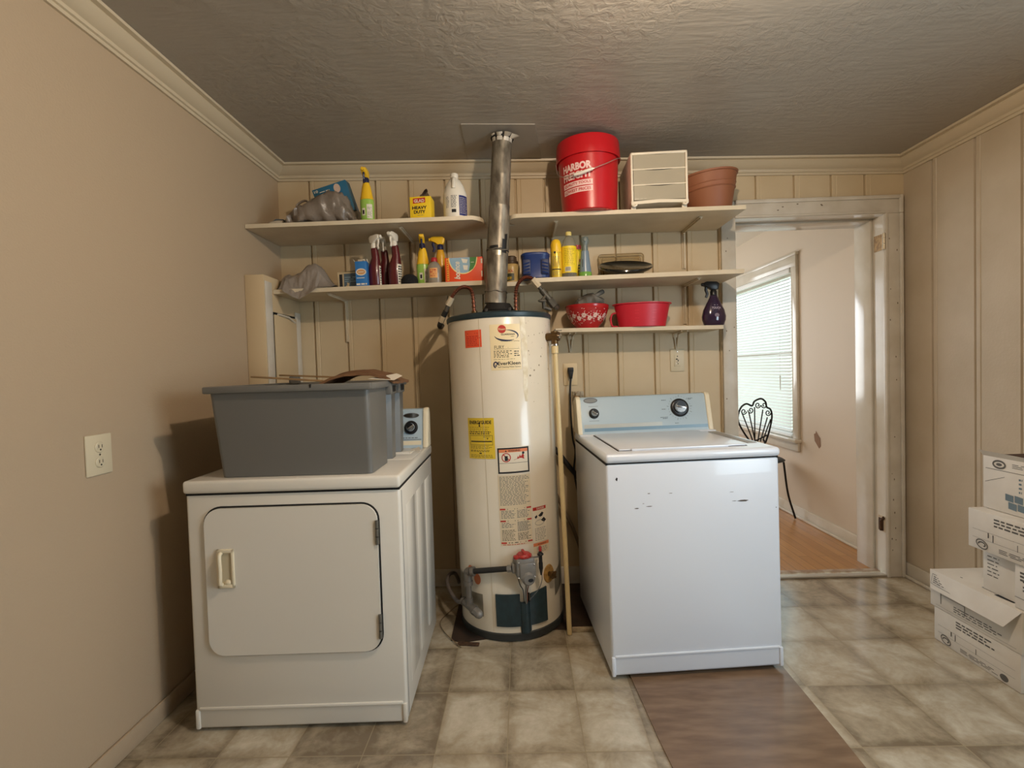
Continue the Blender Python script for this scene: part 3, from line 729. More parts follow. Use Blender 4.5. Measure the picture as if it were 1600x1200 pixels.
for q in ((tx0-.012, tx1+.012, ty0-.014, ty0+.004), (tx0-.012, tx1+.012, ty1-.004, ty1+.012), (tx0-.014, tx0+.004, ty0, ty1), (tx1-.004, tx1+.014, ty0, ty1)): b.box(q[0], q[1], q[2], q[3], TH-.020, TH+.004, TUB, .005)
b.box(.07, .075, ty0-.016, ty0-.012, TH-.008, TH+.004, DARK)
b.build('rim', t)
b = MB(); b.box(tx0-.062, tx0-.006, -.20, .10, TH-.016, TH+.003, TUB, .005); b.box(tx0-.061, tx0-.057, -.202, -.196, TH-.012, TH-.004, DARK); b.build('handle', t)
for y0, y1 in ((-.04, .025), (.10, .175)):
    b = MB(); b.box(tx1-.012, tx1+.022, y0-.012, y1+.012, TH-.05, TH+.003, TUB, .006); b.box(tx1+.018, tx1+.0235, y0+.01, y1-.01, TH-.04, TH-.015, DARK); b.build('handle', t)
b = MB(); b.box(-.25, -.20, .24, .27, TH-.005, TH+.035, TUB, .012); b.build('latch', t)
PAP = mat('manila_paper', (190, 168, 128), .8, bump=(40, .2, .003)); KRAFT = mat('brown_kraft_paper', (118, 84, 54), .75, bump=(26, .5, .01), var=(20, (98, 66, 40)))
pz = DH+TH+.0015
for k, (x, y, r, z, lab) in enumerate(((-.975, 2.06, .22, -.035, 'long flat wooden lath lying across papers at the left of the grey tub'), (-.90, 2.15, .25, -.028, 'thin wooden lath at the back of the papers in the grey tub'))):
    b = MB(); b.box(-.17, .17, -.012, .012, 0, .007, mat('bare_wood', (166, 138, 100), .7, var=((4, 60, 20), (140, 112, 76))), .002)
    o = b.build('wood_lath'); o.location = (x, y, pz+z+.054); o.rotation_euler = (0, .075-.02*k, -r); tag(o, lab, 'lath')
b = MB(); 
for k in range(5): b.box(-.27+.01*k, .27-.014*k, -.2+.006*k, .2-.01*k, -.05+.006*k, -.045+.006*k, mat('white_paper', (214, 206, 190), .8), M=Matrix.Rotation(.03*(k-2), 4, 'Z'))
o = b.build('paper_stack'); o.location = (-.805, 1.985, pz+.012); tag(o, 'loose stack of white papers inside the grey tub', 'papers')
def crumple(nx, ny, fz, m, mb, th=.006, M=None):
    """a closed sheet whose height follows fz(s,t), s,t in 0..1"""
    vs_ = []; fs = []
    for side in (0, 1):
        for j in range(ny+1):
            for i in range(nx+1):
                x, y, z = fz(i/nx, j/ny); vs_.append((x, y, z-side*th))
    K = (nx+1)*(ny+1)
    for j in range(ny):
        for i in range(nx):
            k = j*(nx+1)+i; fs.append((k, k+1, k+nx+2, k+nx+1)); fs.append((K+k+nx+1, K+k+nx+2, K+k+1, K+k))
    for i in range(nx): fs.append((i+1, i, K+i, K+i+1)); k = ny*(nx+1)+i; fs.append((k, k+1, K+k+1, K+k))
    for j in range(ny): k = j*(nx+1); fs.append((k, k+nx+1, K+k+nx+1, K+k)); k += nx; fs.append((k+nx+1, k, K+k, K+k+nx+1))
    mb.add(vs_, fs, m, M)
def fz(s, u):
    x = (s-.5)*.30; y = (u-.5)*.22
    h = .052*max(0, 1-abs(s*2-1)**2.4)*(1-.3*abs(u*2-1))+.006*noise.noise((s*6, u*5, 1))
    return x, y, h
b = MB(); crumple(28, 18, fz, KRAFT, b, .01)
b.add([(.05, -.12, .012), (.155, -.118, .004), (.17, -.05, .02), (.14, -.03, .03)], [(0, 1, 2, 3)], mat('white_paper', (214, 206, 190), .8))
o = b.build('paper_bag'); o.location = (-.64, 2.05, pz+.002); o.rotation_euler = (0, 0, -.05); tag(o, 'folded brown paper bag heaped at the right of the grey tub', 'bag')

# ------------------------------------------------------------------ water heater
HXc, HYc, HR, HH, LEAN = -.0711, 2.487, .254, 1.509, .0184
t = heater = thing('water_heater', 'tall white gas water heater standing between dryer and washer', 'heater', (HXc, HYc, .006), (0, -LEAN, 0))
TANK = mat('white_tank_enamel', (222, 213, 196), .24, var=(2.5, (216, 206, 186)), coat=.25)
TEAL = mat('dark_teal_paint', (36, 56, 62), .38, var=(30, (30, 46, 52)))
b = MB(); b.lathe([(HR-.004, .03), (HR, .034), (HR, 1.482), (HR-.003, 1.487)], TANK, 72)
SM = cylS(HR)
b.rect(-.085, -.083, .04, 1.48, SM, mat('tank_seam', (196, 182, 150), .3), .0008, 1, 1)
rr = random.Random(11); SOOT = mat('grey_smudge', (150, 138, 116), .7)
for k in range(34):
    u = .13+rr.random()*.2; v = 1.08+rr.random()*.38; a = .001+.0035*rr.random(); b.oval(u, v, a*(.5+rr.random()), a, SM, SOOT, .0006, 7)
tank = b.build('tank', t)
b = MB(); b.lathe([(HR+.003, 1.476), (HR+.005, 1.480), (HR+.005, 1.496), (HR-.002, 1.503), (HR-.05, 1.509), (.0001, 1.512)], TEAL, 72); b.build('top_cap', t)
b = MB(); b.lathe([(HR-.03, .0), (HR+.004, .0), (HR+.004, .030), (HR-.001, .036)], mat('dark_base_ring', (44, 46, 44), .6), 72); b.build('base_ring', t)
IRONB = mat('flat_black_iron', (26, 24, 22), .6)
b = MB(); b.lathe([(.095, 1.509), (.092, 1.522), (.078, 1.530), (.080, 1.534), (.060, 1.566), (.0001, 1.568)], IRONB, 36)
for k in range(4): a = PI/4+k*PI/2; b.box(.08*math.cos(a)-.008, .08*math.cos(a)+.008, .08*math.sin(a)-.008, .08*math.sin(a)+.008, 1.508, 1.54, IRONB, .002)
b.build('draft_hood', t)
# labels on the tank
CREAM = mat('cream_label', (232, 212, 168), .4); WHITEL = mat('white_label', (226, 216, 196), .45); REDP = mat('red_print', (178, 40, 30), .5); ORGP = mat('orange_sticker', (226, 84, 48), .5)
NAVY = mat('navy_print', (24, 32, 64), .5); YELL = mat('yellow_label', (222, 190, 52), .5)
b = MB(); b.rect(-.161, -.074, 1.346, 1.425, SM, ORGP, .0008, 8); b.lines(-.145, -.09, 1.405, 1.414, 1, SM, INK, word=.03, ragged=.5); b.lines(-.152, -.082, 1.352, 1.400, 6, SM, REDP, seed=3); b.build('orange_sticker', tank)
b = MB(); b.rect(-.034, .105, 1.237, 1.443, SM, CREAM, .0008, 12)
b.oval(.021, 1.421, .0185, .0185, SM, REDP, .0012); b.text('Rheem', .021, 1.421, .010, SM, CREAM, .0015, .030)
b.ring(.040, 1.393, .054, .024, .007, SM, NAVY, .0011, 40, PI*1.05, PI*1.75, -.05, lambda q: math.sin(PI*q)*1.1+.05)
b.ring(.040, 1.393, .054, .024, .006, SM, NAVY, .0011, 40, -PI*.22, PI*.55, -.05, lambda q: math.sin(PI*q)*1.1+.05)
b.text('GUARDIAN', .047, 1.397, .0075, SM, INK, .0014, .062, .02); b.text('system', .068, 1.387, .0045, SM, INK, .0013)
b.text('Performance System Technology', .057, 1.366, .005, SM, INK, .0013, .086)
b.text('FURY', .006, 1.340, .015, SM, INK, .0013, .044); b.rect(-.018, .098, 1.3305, 1.3315, SM, INK, .001, 8); b.lines(.045, .095, 1.334, 1.340, 1, SM, INK, word=.05, ragged=0)
b.lines(-.02, .066, 1.292, 1.326, 5, SM, INK, seed=4, word=.014); b.lines(.072, .098, 1.296, 1.324, 3, SM, INK, seed=5, word=.01); b.lines(-.022, .098, 1.283, 1.288, 1, SM, INK, seed=6, fill=.3)
b.ring(-.014, 1.262, .008, .012, .006, SM, NAVY, .0012, 24, 0, 1.5*PI); b.oval(-.012, 1.258, .004, .006, SM, GREYP, .0013)
b.text('EverKleen', .048, 1.267, .016, SM, INK, .0013, .104, .02); b.text('Self Cleaning Water System', .048, 1.250, .0085, SM, INK, .0013, .104)
b.build('rating_label', tank)
b = MB(); b.rect(-.170, -.035, .837, 1.024, SM, YELL, .0008, 10)
b.text('ENERGYGUIDE', -.103, 1.004, .016, SM, INK, .0013, .112, .03); b.poly2([(-.110, .990), (-.100, .990), (-.105, .982)], SM, INK, .0013); b.rect(-.107, -.103, .99, 1.004, SM, INK, .0014, 1)
b.lines(-.160, -.05, .962, .985, 3, SM, INK, seed=7, fill=.2); b.lines(-.162, -.045, .948, .964, 2, SM, INK, seed=8, fill=.5)
for q in ((-.160, -.044, .943, .9445), (-.160, -.044, .9, .9015), (-.160, -.1585, .9, .944), (-.0455, -.044, .9, .944), (-.155, -.048, .914, .919)): b.rect(*q, SM, INK, .0012)
b.poly2([(-.072, .932), (-.064, .932), (-.068, .925)], SM, INK, .0013); b.lines(-.09, -.052, .934, .942, 2, SM, INK, seed=9, fill=.3)
b.lines(-.160, -.044, .882, .897, 3, SM, INK, seed=10, fill=.3); b.lines(-.160, -.044, .868, .878, 2, SM, INK, seed=12, fill=.45); b.rect(-.112, -.100, .86, .865, SM, INK, .0012, 2); b.lines(-.160, -.042, .842, .857, 3, SM, INK, seed=13, fill=.3)
b.build('energy_label', tank)
b = MB(); ps = lambda x0, x1, z0, z1_, r: [(p[0], p[1]) for p in rrect(x0, x1, z0, z1_, r, 4)]
b.rect(-.030, .124, .764, .889, SM, WHITEL, .0008, 10); b.rect(-.026, .120, .768, .885, SM, INK, .0011, 10); b.rect(-.019, .113, .776, .878, SM, WHITEL, .0014, 10)
b.rect(-.019, .113, .864, .878, SM, mat('orange_print', (222, 130, 84), .5), .0017, 10); b.text('WARNING', .05, .871, .0085, SM, INK, .002, .055, .02); b.poly2([(.008, .867), (.017, .867), (.0125, .875)], SM, INK, .002)
b.ring(.013, .841, .019, .019, .004, SM, REDP, .0018); b.rect(.006, .020, .826, .848, SM, INK, .0017, 1); b.poly2([(-.003, .856), (.0, .859), (.030, .828), (.027, .825)], SM, REDP, .002)
b.poly2([(.045, .828), (.062, .834), (.066, .846), (.07, .838), (.076, .852), (.08, .842), (.09, .856), (.096, .846), (.094, .836), (.098, .831)], SM, REDP, .0018); b.oval(.092, .858, .006, .006, SM, INK, .0019)
b.rect(-.019, .113, .8145, .816, SM, INK, .0017, 8); b.lines(.0, .1, .802, .812, 2, SM, INK, seed=14); b.lines(-.01, .11, .779, .799, 4, SM, INK, seed=15, fill=.3)
b.build('warning_label', tank)
b = MB(); LP = mat('instruction_label', (214, 198, 168), .5); b.rect(-.030, .120, .438, .760, SM, LP, .0008, 10)
b.lines(-.024, .116, .622, .756, 20, SM, GREYP, seed=16, fill=.42, ragged=.2)
for z, k in ((.606, 0), (.552, 1), (.452, 2)):
    b.rect(-.027, -.002, z-.004, z+.003, SM, REDP, .0011, 3); b.rect(.096, .119, z-.004, z+.003, SM, REDP, .0011, 3); b.lines(.006, .088, z-.004, z+.003, 1, SM, INK, seed=20+k, word=.03, ragged=0)
b.lines(-.022, .042, .562, .600, 6, SM, GREYP, seed=21); b.lines(.05, .114, .562, .600, 6, SM, GREYP, seed=22); b.lines(-.022, .042, .52, .545, 4, SM, GREYP, seed=23, ragged=.5); b.lines(.05, .114, .50, .546, 8, SM, GREYP, seed=24, fill=.6, word=.006)
b.lines(-.022, .042, .460, .512, 8, SM, INK, seed=25, fill=.4, word=.008); b.lines(.05, .114, .460, .496, 6, SM, INK, seed=26, fill=.45, word=.01); b.lines(-.02, .1, .440, .446, 1, SM, REDP, seed=27)
b.build('instruction_label', tank)
b = MB(); b.rect(.127, .204, .437, .598, SM, WHITEL, .0008, 8); b.rect(.127, .204, .583, .598, SM, REDP, .0011, 6); b.text('DANGER', .170, .5905, .009, SM, WHITEL, .0014, .045, .02)
b.poly2([(.135, .555), (.148, .562), (.15, .552), (.14, .545)], SM, INK, .0012); b.poly2([(.155, .558), (.178, .572), (.188, .565), (.178, .552), (.165, .55)], SM, INK, .0012)
b.poly2([(.170, .535), (.188, .545), (.203, .530), (.19, .522), (.178, .528)], SM, INK, .0012); b.ring(.163, .525, .026, .012, .0015, SM, GREYP, .0012)
b.lines(.133, .199, .442, .502, 8, SM, GREYP, seed=28, fill=.3); b.build('danger_label', tank)
b = MB(); b.rect(.122, .214, .383, .433, SM, LP, .0008, 8, skew=-.02); b.rect(.122, .214, .418, .433, SM, mat('orange_print', (222, 130, 84), .5), .0011, 6, skew=-.02); b.text('WARNING', .17, .4245, .007, SM, INK, .0014, .05); b.lines(.140, .210, .386, .412, 4, SM, GREYP, seed=29, fill=.35); b.build('small_warning_label', tank)
# peeled white tape down the right of the tank
b = MB(); PT = mat('peeled_white_tape', (236, 228, 208), .5, var=(30, (214, 200, 168)))
prv = [(.104, .137, 1.486)]; pts = [(1.486, .104, .130), (1.44, .108, .132), (1.41, .107, .134), (1.385, .126, .136), (1.372, .110, .140), (1.33, .106, .138), (1.29, .112, .136), (1.25, .110, .139), (1.20, .112, .134), (1.15, .108, .132), (1.09, .116, .128)]
for (za, a0, a1), (zb, c0, c1) in zip(pts, pts[1:]): b.add([SM(a0, za, .0009), SM(c0, zb, .0009), SM(c1, zb, .0009), SM(a1, za, .0009)], [(0, 1, 2, 3)], PT)
b.build('tape_strip', tank)
TAPE = mat('silver_foil_tape', (150, 142, 124), .35, .5, bump=(50, .3, .004))
b = MB(); b.rect(-.335, -.225, .115, .268, SM, TAPE, .0009, 8, skew=-.0); b.rect(-.225, -.133, .100, .205, SM, TAPE, .001, 8); b.build('foil_tape', tank)
b = MB(); b.rect(.248, .335, .15, .262, SM, TAPE, .0009, 8, skew=.35); b.build('foil_tape', tank)
# burner access cover with its round channel
b = MB(); pts = [(-.066, .215), (-.060, .219), (.03, .214), (.105, .216), (.182, .232), (.180, .060), (.172, .055), (.09, .065), (.03, .065), (-.058, .069), (-.064, .075)]
top = lambda u: .215+.0*u
def cov(u0, u1, z0a, z0b, z1a, z1b, n=10):
    vs_ = []; fs = []
    for i in range(n+1):
        q = i/n; u = u0+(u1-u0)*q
        for off in (.001, .007):
            vs_ += [SM(u, z0a+(z0b-z0a)*q, off), SM(u, z1a+(z1b-z1a)*q, off)]
    for i in range(n):
        k = 4*i; fs += [(k+2, k+6, k+7, k+3), (k+3, k+7, k+5, k+1), (k, k+4, k+6, k+2)]
    fs += [(0, 2, 3, 1), (4*n+2, 4*n, 4*n+1, 4*n+3)]; b.add(vs_, fs, TEAL)
cov(-.066, .044, .068, .066, .216, .214); cov(.092, .180, .064, .062, .210, .222)
cov(.044, .092, .040, .040, .175, .175)
T_ = Matrix.Translation(SM(.067, 0, -.004))
b.lathe([(.0001, .032), (.016, .032), (.0235, .036), (.0245, .05), (.0245, .175), (.021, .178), (.020, .17), (.018, .15), (.0001, .149)], TEAL, 24, T_)
b.box(-.022, .022, .004, .03, .149, .214, DARK, M=Matrix.Translation(SM(.067, 0, .0)))
b.build('burner_cover', t)
# gas control valve
VG = mat('grey_cast_metal', (128, 124, 118), .45, .3, bump=(80, .15, .002))
T_ = Matrix.Translation(SM(.062, .352, 0)) @ Matrix.Rotation(.24, 4, 'Z')
b = MB(); b.box(-.042, .042, -.075, -.004, -.036, .048, VG, .008, M=T_)
b.box(-.030, .044, -.082, -.07, -.04, .03, VG, .006, M=T_)
b.lathe([(.001, -.086), (.024, -.086), (.027, -.080), (.027, -.05)], VG, 24, T_ @ Matrix.Translation((.010, -.0, -.045)) @ Matrix.Rotation(-PI/2, 4, 'X') @ Matrix.Scale(-1, 4, (0, 0, 1)) @ Matrix.Translation((0, 0, .0)))
b.lathe([(.026, 0), (.030, .012), (.030, .04), (.022, .05), (.001, .05)], VG, 24, T_ @ Matrix.Translation((.008, -.072, -.040)) @ Matrix.Rotation(PI/2, 4, 'X') @ Matrix.Translation((0, 0, -.03)))
b.box(-.058, -.038, -.056, -.022, -.020, .022, VG, .006, M=T_)
for sx, sz in ((-.034, .038), (.036, .022), (.036, -.032), (-.036, -.03)): b.sphere(T_ @ Vector((sx, -.082, sz)), .0045, CHROME, 6)
b.oval(0, 0, .012, .008, lambda u, v, f: T_ @ Vector((.015+u, -.0935, -.043+v)), INK, 0)
valve = b.build('gas_valve', t)
REDK = mat('red_plastic', (168, 44, 40), .4)
b = MB(); Tk = T_ @ Matrix.Translation((.0, -.045, .048))
b.lathe([(.0001, 0), (.031, 0), (.032, .010), (.028, .016), (.0001, .018)], REDK, 20, Tk); b.box(-.006, .006, -.028, .028, .016, .026, REDK, .003, M=Tk)
for k in range(10): a = 2*PI*k/10; b.sphere(Tk @ Vector((.031*math.cos(a), .031*math.sin(a), .006)), .0055, REDK, 5)
b.lathe([(.0001, 0), (.015, 0), (.016, .010), (.0001, .015)], REDK, 16, T_ @ Matrix.Translation((-.034, -.05, .046))); b.build('knob', valve)
b = MB(); Ti = T_ @ Matrix.Translation((.075, -.05, .012))
b.lathe([(.004, -.055), (.0075, -.03), (.0095, -.025), (.0095, .0), (.008, .004), (.008, .034), (.014, .036), (.015, .040), (.009, .046), (.007, .047), (.007, .062), (.005, .064), (.0001, .064)], BLKPL, 16, Ti)
b.lathe([(.0062, .047), (.0064, .062), (.004, .0655), (.0001, .0655)], REDK, 14, Ti @ Matrix.Scale(1.15, 4))
b.box(-.034, -.006, -.004, .004, .026, .032, VG, M=Ti); b.build('igniter', valve)
b = MB()
v = lambda u, z, o_: SM(u, z, o_)
b.tube(bez([v(.062, .31, .065), v(.064, .27, .055), v(.067, .23, .03), v(.070, .16, .012)]), .0055, VG, 8)
b.tube(bez([v(.035, .305, .045), v(.042, .275, .05), v(.055, .24, .035), v(.06, .17, .015)]), .0022, IRONB, 6)
b.tube(bez([v(.085, .305, .045), v(.075, .265, .045), v(.073, .23, .03), v(.074, .17, .015)]), .002, mat('copper_tube', (176, 104, 70), .3, .9), 6)
b.tube(bez([v(.135, .31, .04), v(.137, .27, .035), v(.12, .23, .03), v(.085, .19, .02)]), .0018, GREYP, 6); b.build('burner_tubes', t)
# gas pipe: black nipple, elbow, drip leg, cap; orange plugs on the tank
GALV = mat('galvanised_fitting', (112, 106, 98), .45, .5, bump=(90, .2, .002))
ORPL = mat('orange_plug', (196, 112, 70), .5)
b = MB(); b.oval(-.203, .302, .021, .026, SM, ORPL, .0012); b.oval(-.160, .272, .020, .026, SM, ORPL, .0014); b.build('plug_seal', t)
pA = T_ @ Vector((-.055, -.04, 0)); pB = SM(-.165, .318, .035); pC = SM(-.185, .312, .035); pD = SM(-.185, .29, .035)
b = MB(); b.tube([pA, pB], .0125, IRONB, 14); b.tube([pA, pA+(pB-pA)*.10], .017, VG, 8); b.build('black_nipple', t)
b = MB(); b.tube(bez([pB, pC, pD, SM(-.185, .262, .035)], 6), .0185, GALV, 14); b.tube([pB, pB+(pA-pB)*.08], .0215, GALV, 14); b.tube([SM(-.185, .270, .035), SM(-.185, .25, .035)], .0215, GALV, 14)
b.tube([SM(-.185, .262, .035), SM(-.185, .168, .035)], .0135, GALV, 14); b.tube([SM(-.185, .19, .035), SM(-.185, .15, .035)], .017, GALV, 14); b.build('drip_leg', t)
d1_ = (SM(-.13, .138, .05)-SM(-.185, .152, .035)).normalized(); c0 = SM(-.185, .152, .035)
b = MB(); b.tube([c0-d1_*.05, c0+d1_*.035], .018, GALV, 14); b.tube([c0+d1_*.03, c0+d1_*.045], .022, GALV, 14); b.tube([c0-d1_*.05, c0-d1_*.038], .021, GALV, 14); b.build('tee', t)
b = MB(); b.tube([c0+d1_*.045, c0+d1_*.075], .020, VG, 8); b.sphere(c0+d1_*.074, .019, VG, 8); b.build('pipe_cap', t)
# lower drain opening
b = MB(); Td = Matrix.Translation(SM(.205, .272, 0)) @ Matrix.Rotation(.205/HR, 4, 'Z') @ Matrix.Rotation(PI/2, 4, 'X')
b.lathe([(.0001, .004), (.036, .004), (.038, .0), (.038, -.002)], mat('tan_insulation', (186, 146, 78), .8, var=(60, (150, 110, 56))), 28, Td @ Matrix.Diagonal((.9, 1.15, 1, 1))); b.build('insulation_ring', t)
BRS = mat('aged_brass', (104, 80, 50), .4, .8, bump=(60, .3, .003))
b = MB(); b.lathe([(.012, 0), (.012, .02), (.017, .022), (.017, .032), (.0001, .033)], BRS, 14, Td); b.box(-.02, .02, -.005, .005, .03, .036, BRS, .002, M=Td @ Matrix.Rotation(.7, 4, 'Z')); b.box(-.005, .005, -.02, .02, .03, .036, BRS, .002, M=Td @ Matrix.Rotation(.7, 4, 'Z')); b.build('drain_valve', t)
# relief valve at the top right
p0 = SM(.285, 1.384, 0); b = MB(); n_ = (SM(.285, 1.384, 1)-p0).normalized()
b.tube([p0-n_*.002, p0+n_*.052], .019, BRS, 8); b.tube([p0+n_*.03, p0+n_*.062], .0225, BRS, 14); b.tube([p0+n_*.04+Vector((0, 0, .025)), p0+n_*.04-Vector((0, 0, .04))], .0165, BRS, 12)
b.tube([p0+n_*.058, p0+n_*.072], .012, CHROME, 10); b.box(-.004, .03, -.006, .006, 0, .003, CHROME, M=Matrix.Translation(p0+n_*.045+Vector((0, 0, .026)))); b.build('relief_valve', t)
RV = (Matrix.Translation(heater.location) @ Matrix.Rotation(-LEAN, 4, 'Y')) @ (p0+n_*.04)

# white plastic discharge pipe hanging from the relief valve to the floor
PVC = mat('yellowed_pvc', (216, 196, 150), .4, var=((8, 8, 2), (198, 172, 120)))
t = thing('discharge_pipe', 'thin cream plastic pipe standing along the right of the water heater', 'pipe', (.196, 2.285, 0))
P0 = RV-Vector((0, 0, .045)); Q0 = Vector((.196, 2.285, .004)); lo = Vector((.196, 2.285, 0))
b = MB(); b.tube([P0-lo, Q0-lo], .0115, PVC, 14); b.build('pipe', t)
b = MB(); d = (Q0-P0).normalized(); b.tube([P0-d*.003-lo, P0+d*.035-lo], .0165, PVC, 14); b.tube([P0-d*.008-lo, P0-lo], .019, CHROME, 10); b.build('coupling', t)

# ------------------------------------------------------------------ flue pipe
FLU = mat('weathered_galvanised_flue', (158, 150, 134), .42, .45, var=((26, 26, 9), (92, 84, 72), 9), bump=(30, .25, .004))
f0 = Vector((-.112, 2.487, 1.574)); f1 = Vector((-.056, 2.487, 2.372))
t = thing('flue_pipe', 'grey galvanised flue pipe rising from the water heater to the ceiling', 'pipe', f0)
b = MB(); ax = f1-f0; T_ = Matrix.Rotation(math.atan2(ax.x, ax.z), 4, 'Y'); Lh = ax.length
b.lathe([(.055, 0), (.0535, .02), (.0555, .035), (.0535, .05), (.0535, .27)], FLU, 36, T_)
b.lathe([(.0555, .265), (.0535, .29), (.0515, .47), (.0525, .475), (.0525, .482), (.0505, .487), (.0495, .622), (.0505, .628), (.0495, .634), (.0485, Lh)], FLU, 36, T_)
for z in (.262, .058): b.tube([T_ @ Vector((.0545*math.cos(a*PI/18), .0545*math.sin(a*PI/18), z+.003*math.sin(a))) for a in range(37)], .0028, FLU, 6)
b.build('pipe', t)
b = MB(); SC = lambda u, v, off: T_ @ Vector(((.0535+off)*math.sin(u/.0535), -(.0535+off)*math.cos(u/.0535), v))
BLKT = mat('black_tar', (20, 18, 17), .5)
b.rect(-.075, .075, .258, .268, SC, BLKT, .002, 16); b.rect(-.04, .005, .262, .276, SC, BLKT, .0024, 6, skew=.1); b.rect(.024, .050, .245, .312, SC, BLKT, .0026, 4); b.rect(.036, .052, .305, .336, SC, BLKT, .0026, 3, skew=.3)
b.rect(-.005, .02, .232, .255, SC, mat('foil_patch', (176, 166, 144), .3, .7), .0015, 4); b.build('seam_patch', t)
b = MB(); FOIL = mat('bent_white_flashing', (196, 190, 178), .45, .2)
for a, w, l, q in ((-.9, .5, .03, .2), (-.2, .5, .035, .5), (.5, .55, .05, .9), (1.1, .5, .055, 1.0), (2.5, .8, .03, .2), (4.0, .8, .03, .2)):
    vs_ = []
    for k in range(5):
        aa = a-w/2+w*k/4-PI/2
        for rr_, zz in ((.0495, Lh-.012), (.052, Lh+.005), (.054+l*.7*math.sin(PI*(k+.3)/4.6)*q+.004, Lh+.022-.012*q*math.sin(PI*k/4))): vs_.append(T_ @ Vector((rr_*math.cos(aa), rr_*math.sin(aa), zz)))
    b.add(vs_, [(3*k+j, 3*k+3+j, 3*k+4+j, 3*k+1+j) for k in range(4) for j in range(2)], FOIL)
b.tube([T_ @ Vector((.05*math.cos(a*PI/18), .05*math.sin(a*PI/18), Lh+.012)) for a in range(37)], .007, DARK, 6)
b.build('flashing', t)

# ------------------------------------------------------------------ water connectors over the heater
COP = mat('corrugated_copper', (138, 88, 70), .3, .85); GREYV = mat('grey_valve_metal', (92, 86, 76), .5, .5, bump=(60, .3, .003)); NUT = mat('pale_nut', (204, 188, 160), .45, .2)
def flex(name, label, pts, r=.0088):
    o = Vector(pts[0]); t = thing(name, label, 'hose', o); P = bez([Vector(p)-o for p in pts], 30)
    b = MB(); b.tube(P, lambda q: r*(1+.20*math.sin(q*len(P)*1.25)), COP, 12); b.build('tube', t)
    return t, P
zt = HH+.003
A = at(741, 478, 2.43); A.z = zt
pts = [A, at(738, 458, 2.43), at(730, 449, 2.43), at(719, 450, 2.44), at(708, 461, 2.45), at(702, 474, 2.46)]
t, P = flex('water_connector', 'copper flexible water hose arching down at the left of the heater top', pts)
o = t.location.copy()
def seg(px0, py0, px1, py1, Y0, Y1_, r, m, n=12): b.tube([at(px0, py0, Y0)-o, at(px1, py1, Y1_)-o], r, m, n)
b = MB(); seg(706, 465, 700, 477, 2.452, 2.462, .0150, NUT, 8); b.build('upper_nut', t)
b = MB(); seg(701, 476, 696, 488, 2.462, 2.47, .0105, GREYV); seg(697, 486, 692, 496, 2.47, 2.48, .0135, IRONB); seg(693, 494, 689, 503, 2.478, 2.49, .0150, NUT, 8); b.build('coupling', t)
b = MB(); b.tube(bez([at(690, 501, 2.49)-o, at(687, 508, 2.50)-o, at(688, 511, 2.56)-o, at(690, 510, 2.70)-o, at(691, 509, YB-.002)-o]), .0125, IRONB, 12); b.build('wall_pipe', t)
b = MB(); b.cyl((0, 0, -.001), (0, 0, .022), .0145, BRS, n=10); b.build('tank_nipple', t)
A = at(806, 474, 2.43); A.z = zt
pts = [A, at(806, 458, 2.43), at(810, 443, 2.43), at(819, 434, 2.44), at(829, 434, 2.45), at(836, 440, 2.455)]
t, P = flex('water_connector', 'copper flexible water hose arching from the heater top to the grey valve at right', pts); o = t.location.copy()
b = MB(); seg(832, 436, 842, 448, 2.452, 2.46, .0165, NUT, 8); b.build('upper_nut', t)
b = MB(); seg(841, 447, 848, 456, 2.46, 2.47, .0095, GREYV); seg(846, 453, 860, 470, 2.468, 2.48, .015, GREYV); seg(858, 468, 866, 478, 2.48, 2.49, .021, GREYV, 8)
b.tube(bez([at(865, 477, 2.49)-o, at(869, 481, 2.54)-o, at(870, 480, 2.7)-o, at(871, 479, YB-.002)-o]), .0125, GREYV, 12)
b.build('shut_off_valve', t)
b = MB(); seg(852, 462, 847, 469, 2.455, 2.44, .007, GREYV); b.sphere(at(847, 470, 2.435)-o, .013, GREYV, 8, (1.6, .6, .6)); seg(850, 480, 861, 484, 2.47, 2.48, .009, GREYV); seg(848, 466, 850, 482, 2.45, 2.465, .008, GREYV); b.build('valve_handle', t)
b = MB(); b.cyl((0, 0, -.001), (0, 0, .022), .0145, BRS, n=10); b.build('tank_nipple', t)
# grey gas hose at the foot of the heater
M_h = Matrix.Translation(heater.location) @ Matrix.Rotation(-LEAN, 4, 'Y'); e = M_h @ (c0-d1_*.048)
GH = mat('grey_coated_hose', (104, 96, 92), .5)
b = MB(); o = Vector((-.37, 2.62, 0)); b.tube(bez([e-o, at(716, 940, 2.36)-o, at(704, 925, 2.44)-o, at(699, 908, 2.52)-o, at(703, 897, 2.58)-o, at(711, 896, 2.64)-o, at(716, 905, 2.72)-o, at(717, 910, YB-.003)-o]), .0095, GH, 10)
g = b.build('gas_hose'); g.location = o; tag(g, 'grey flexible gas hose looping at the left foot of the water heater', 'hose')

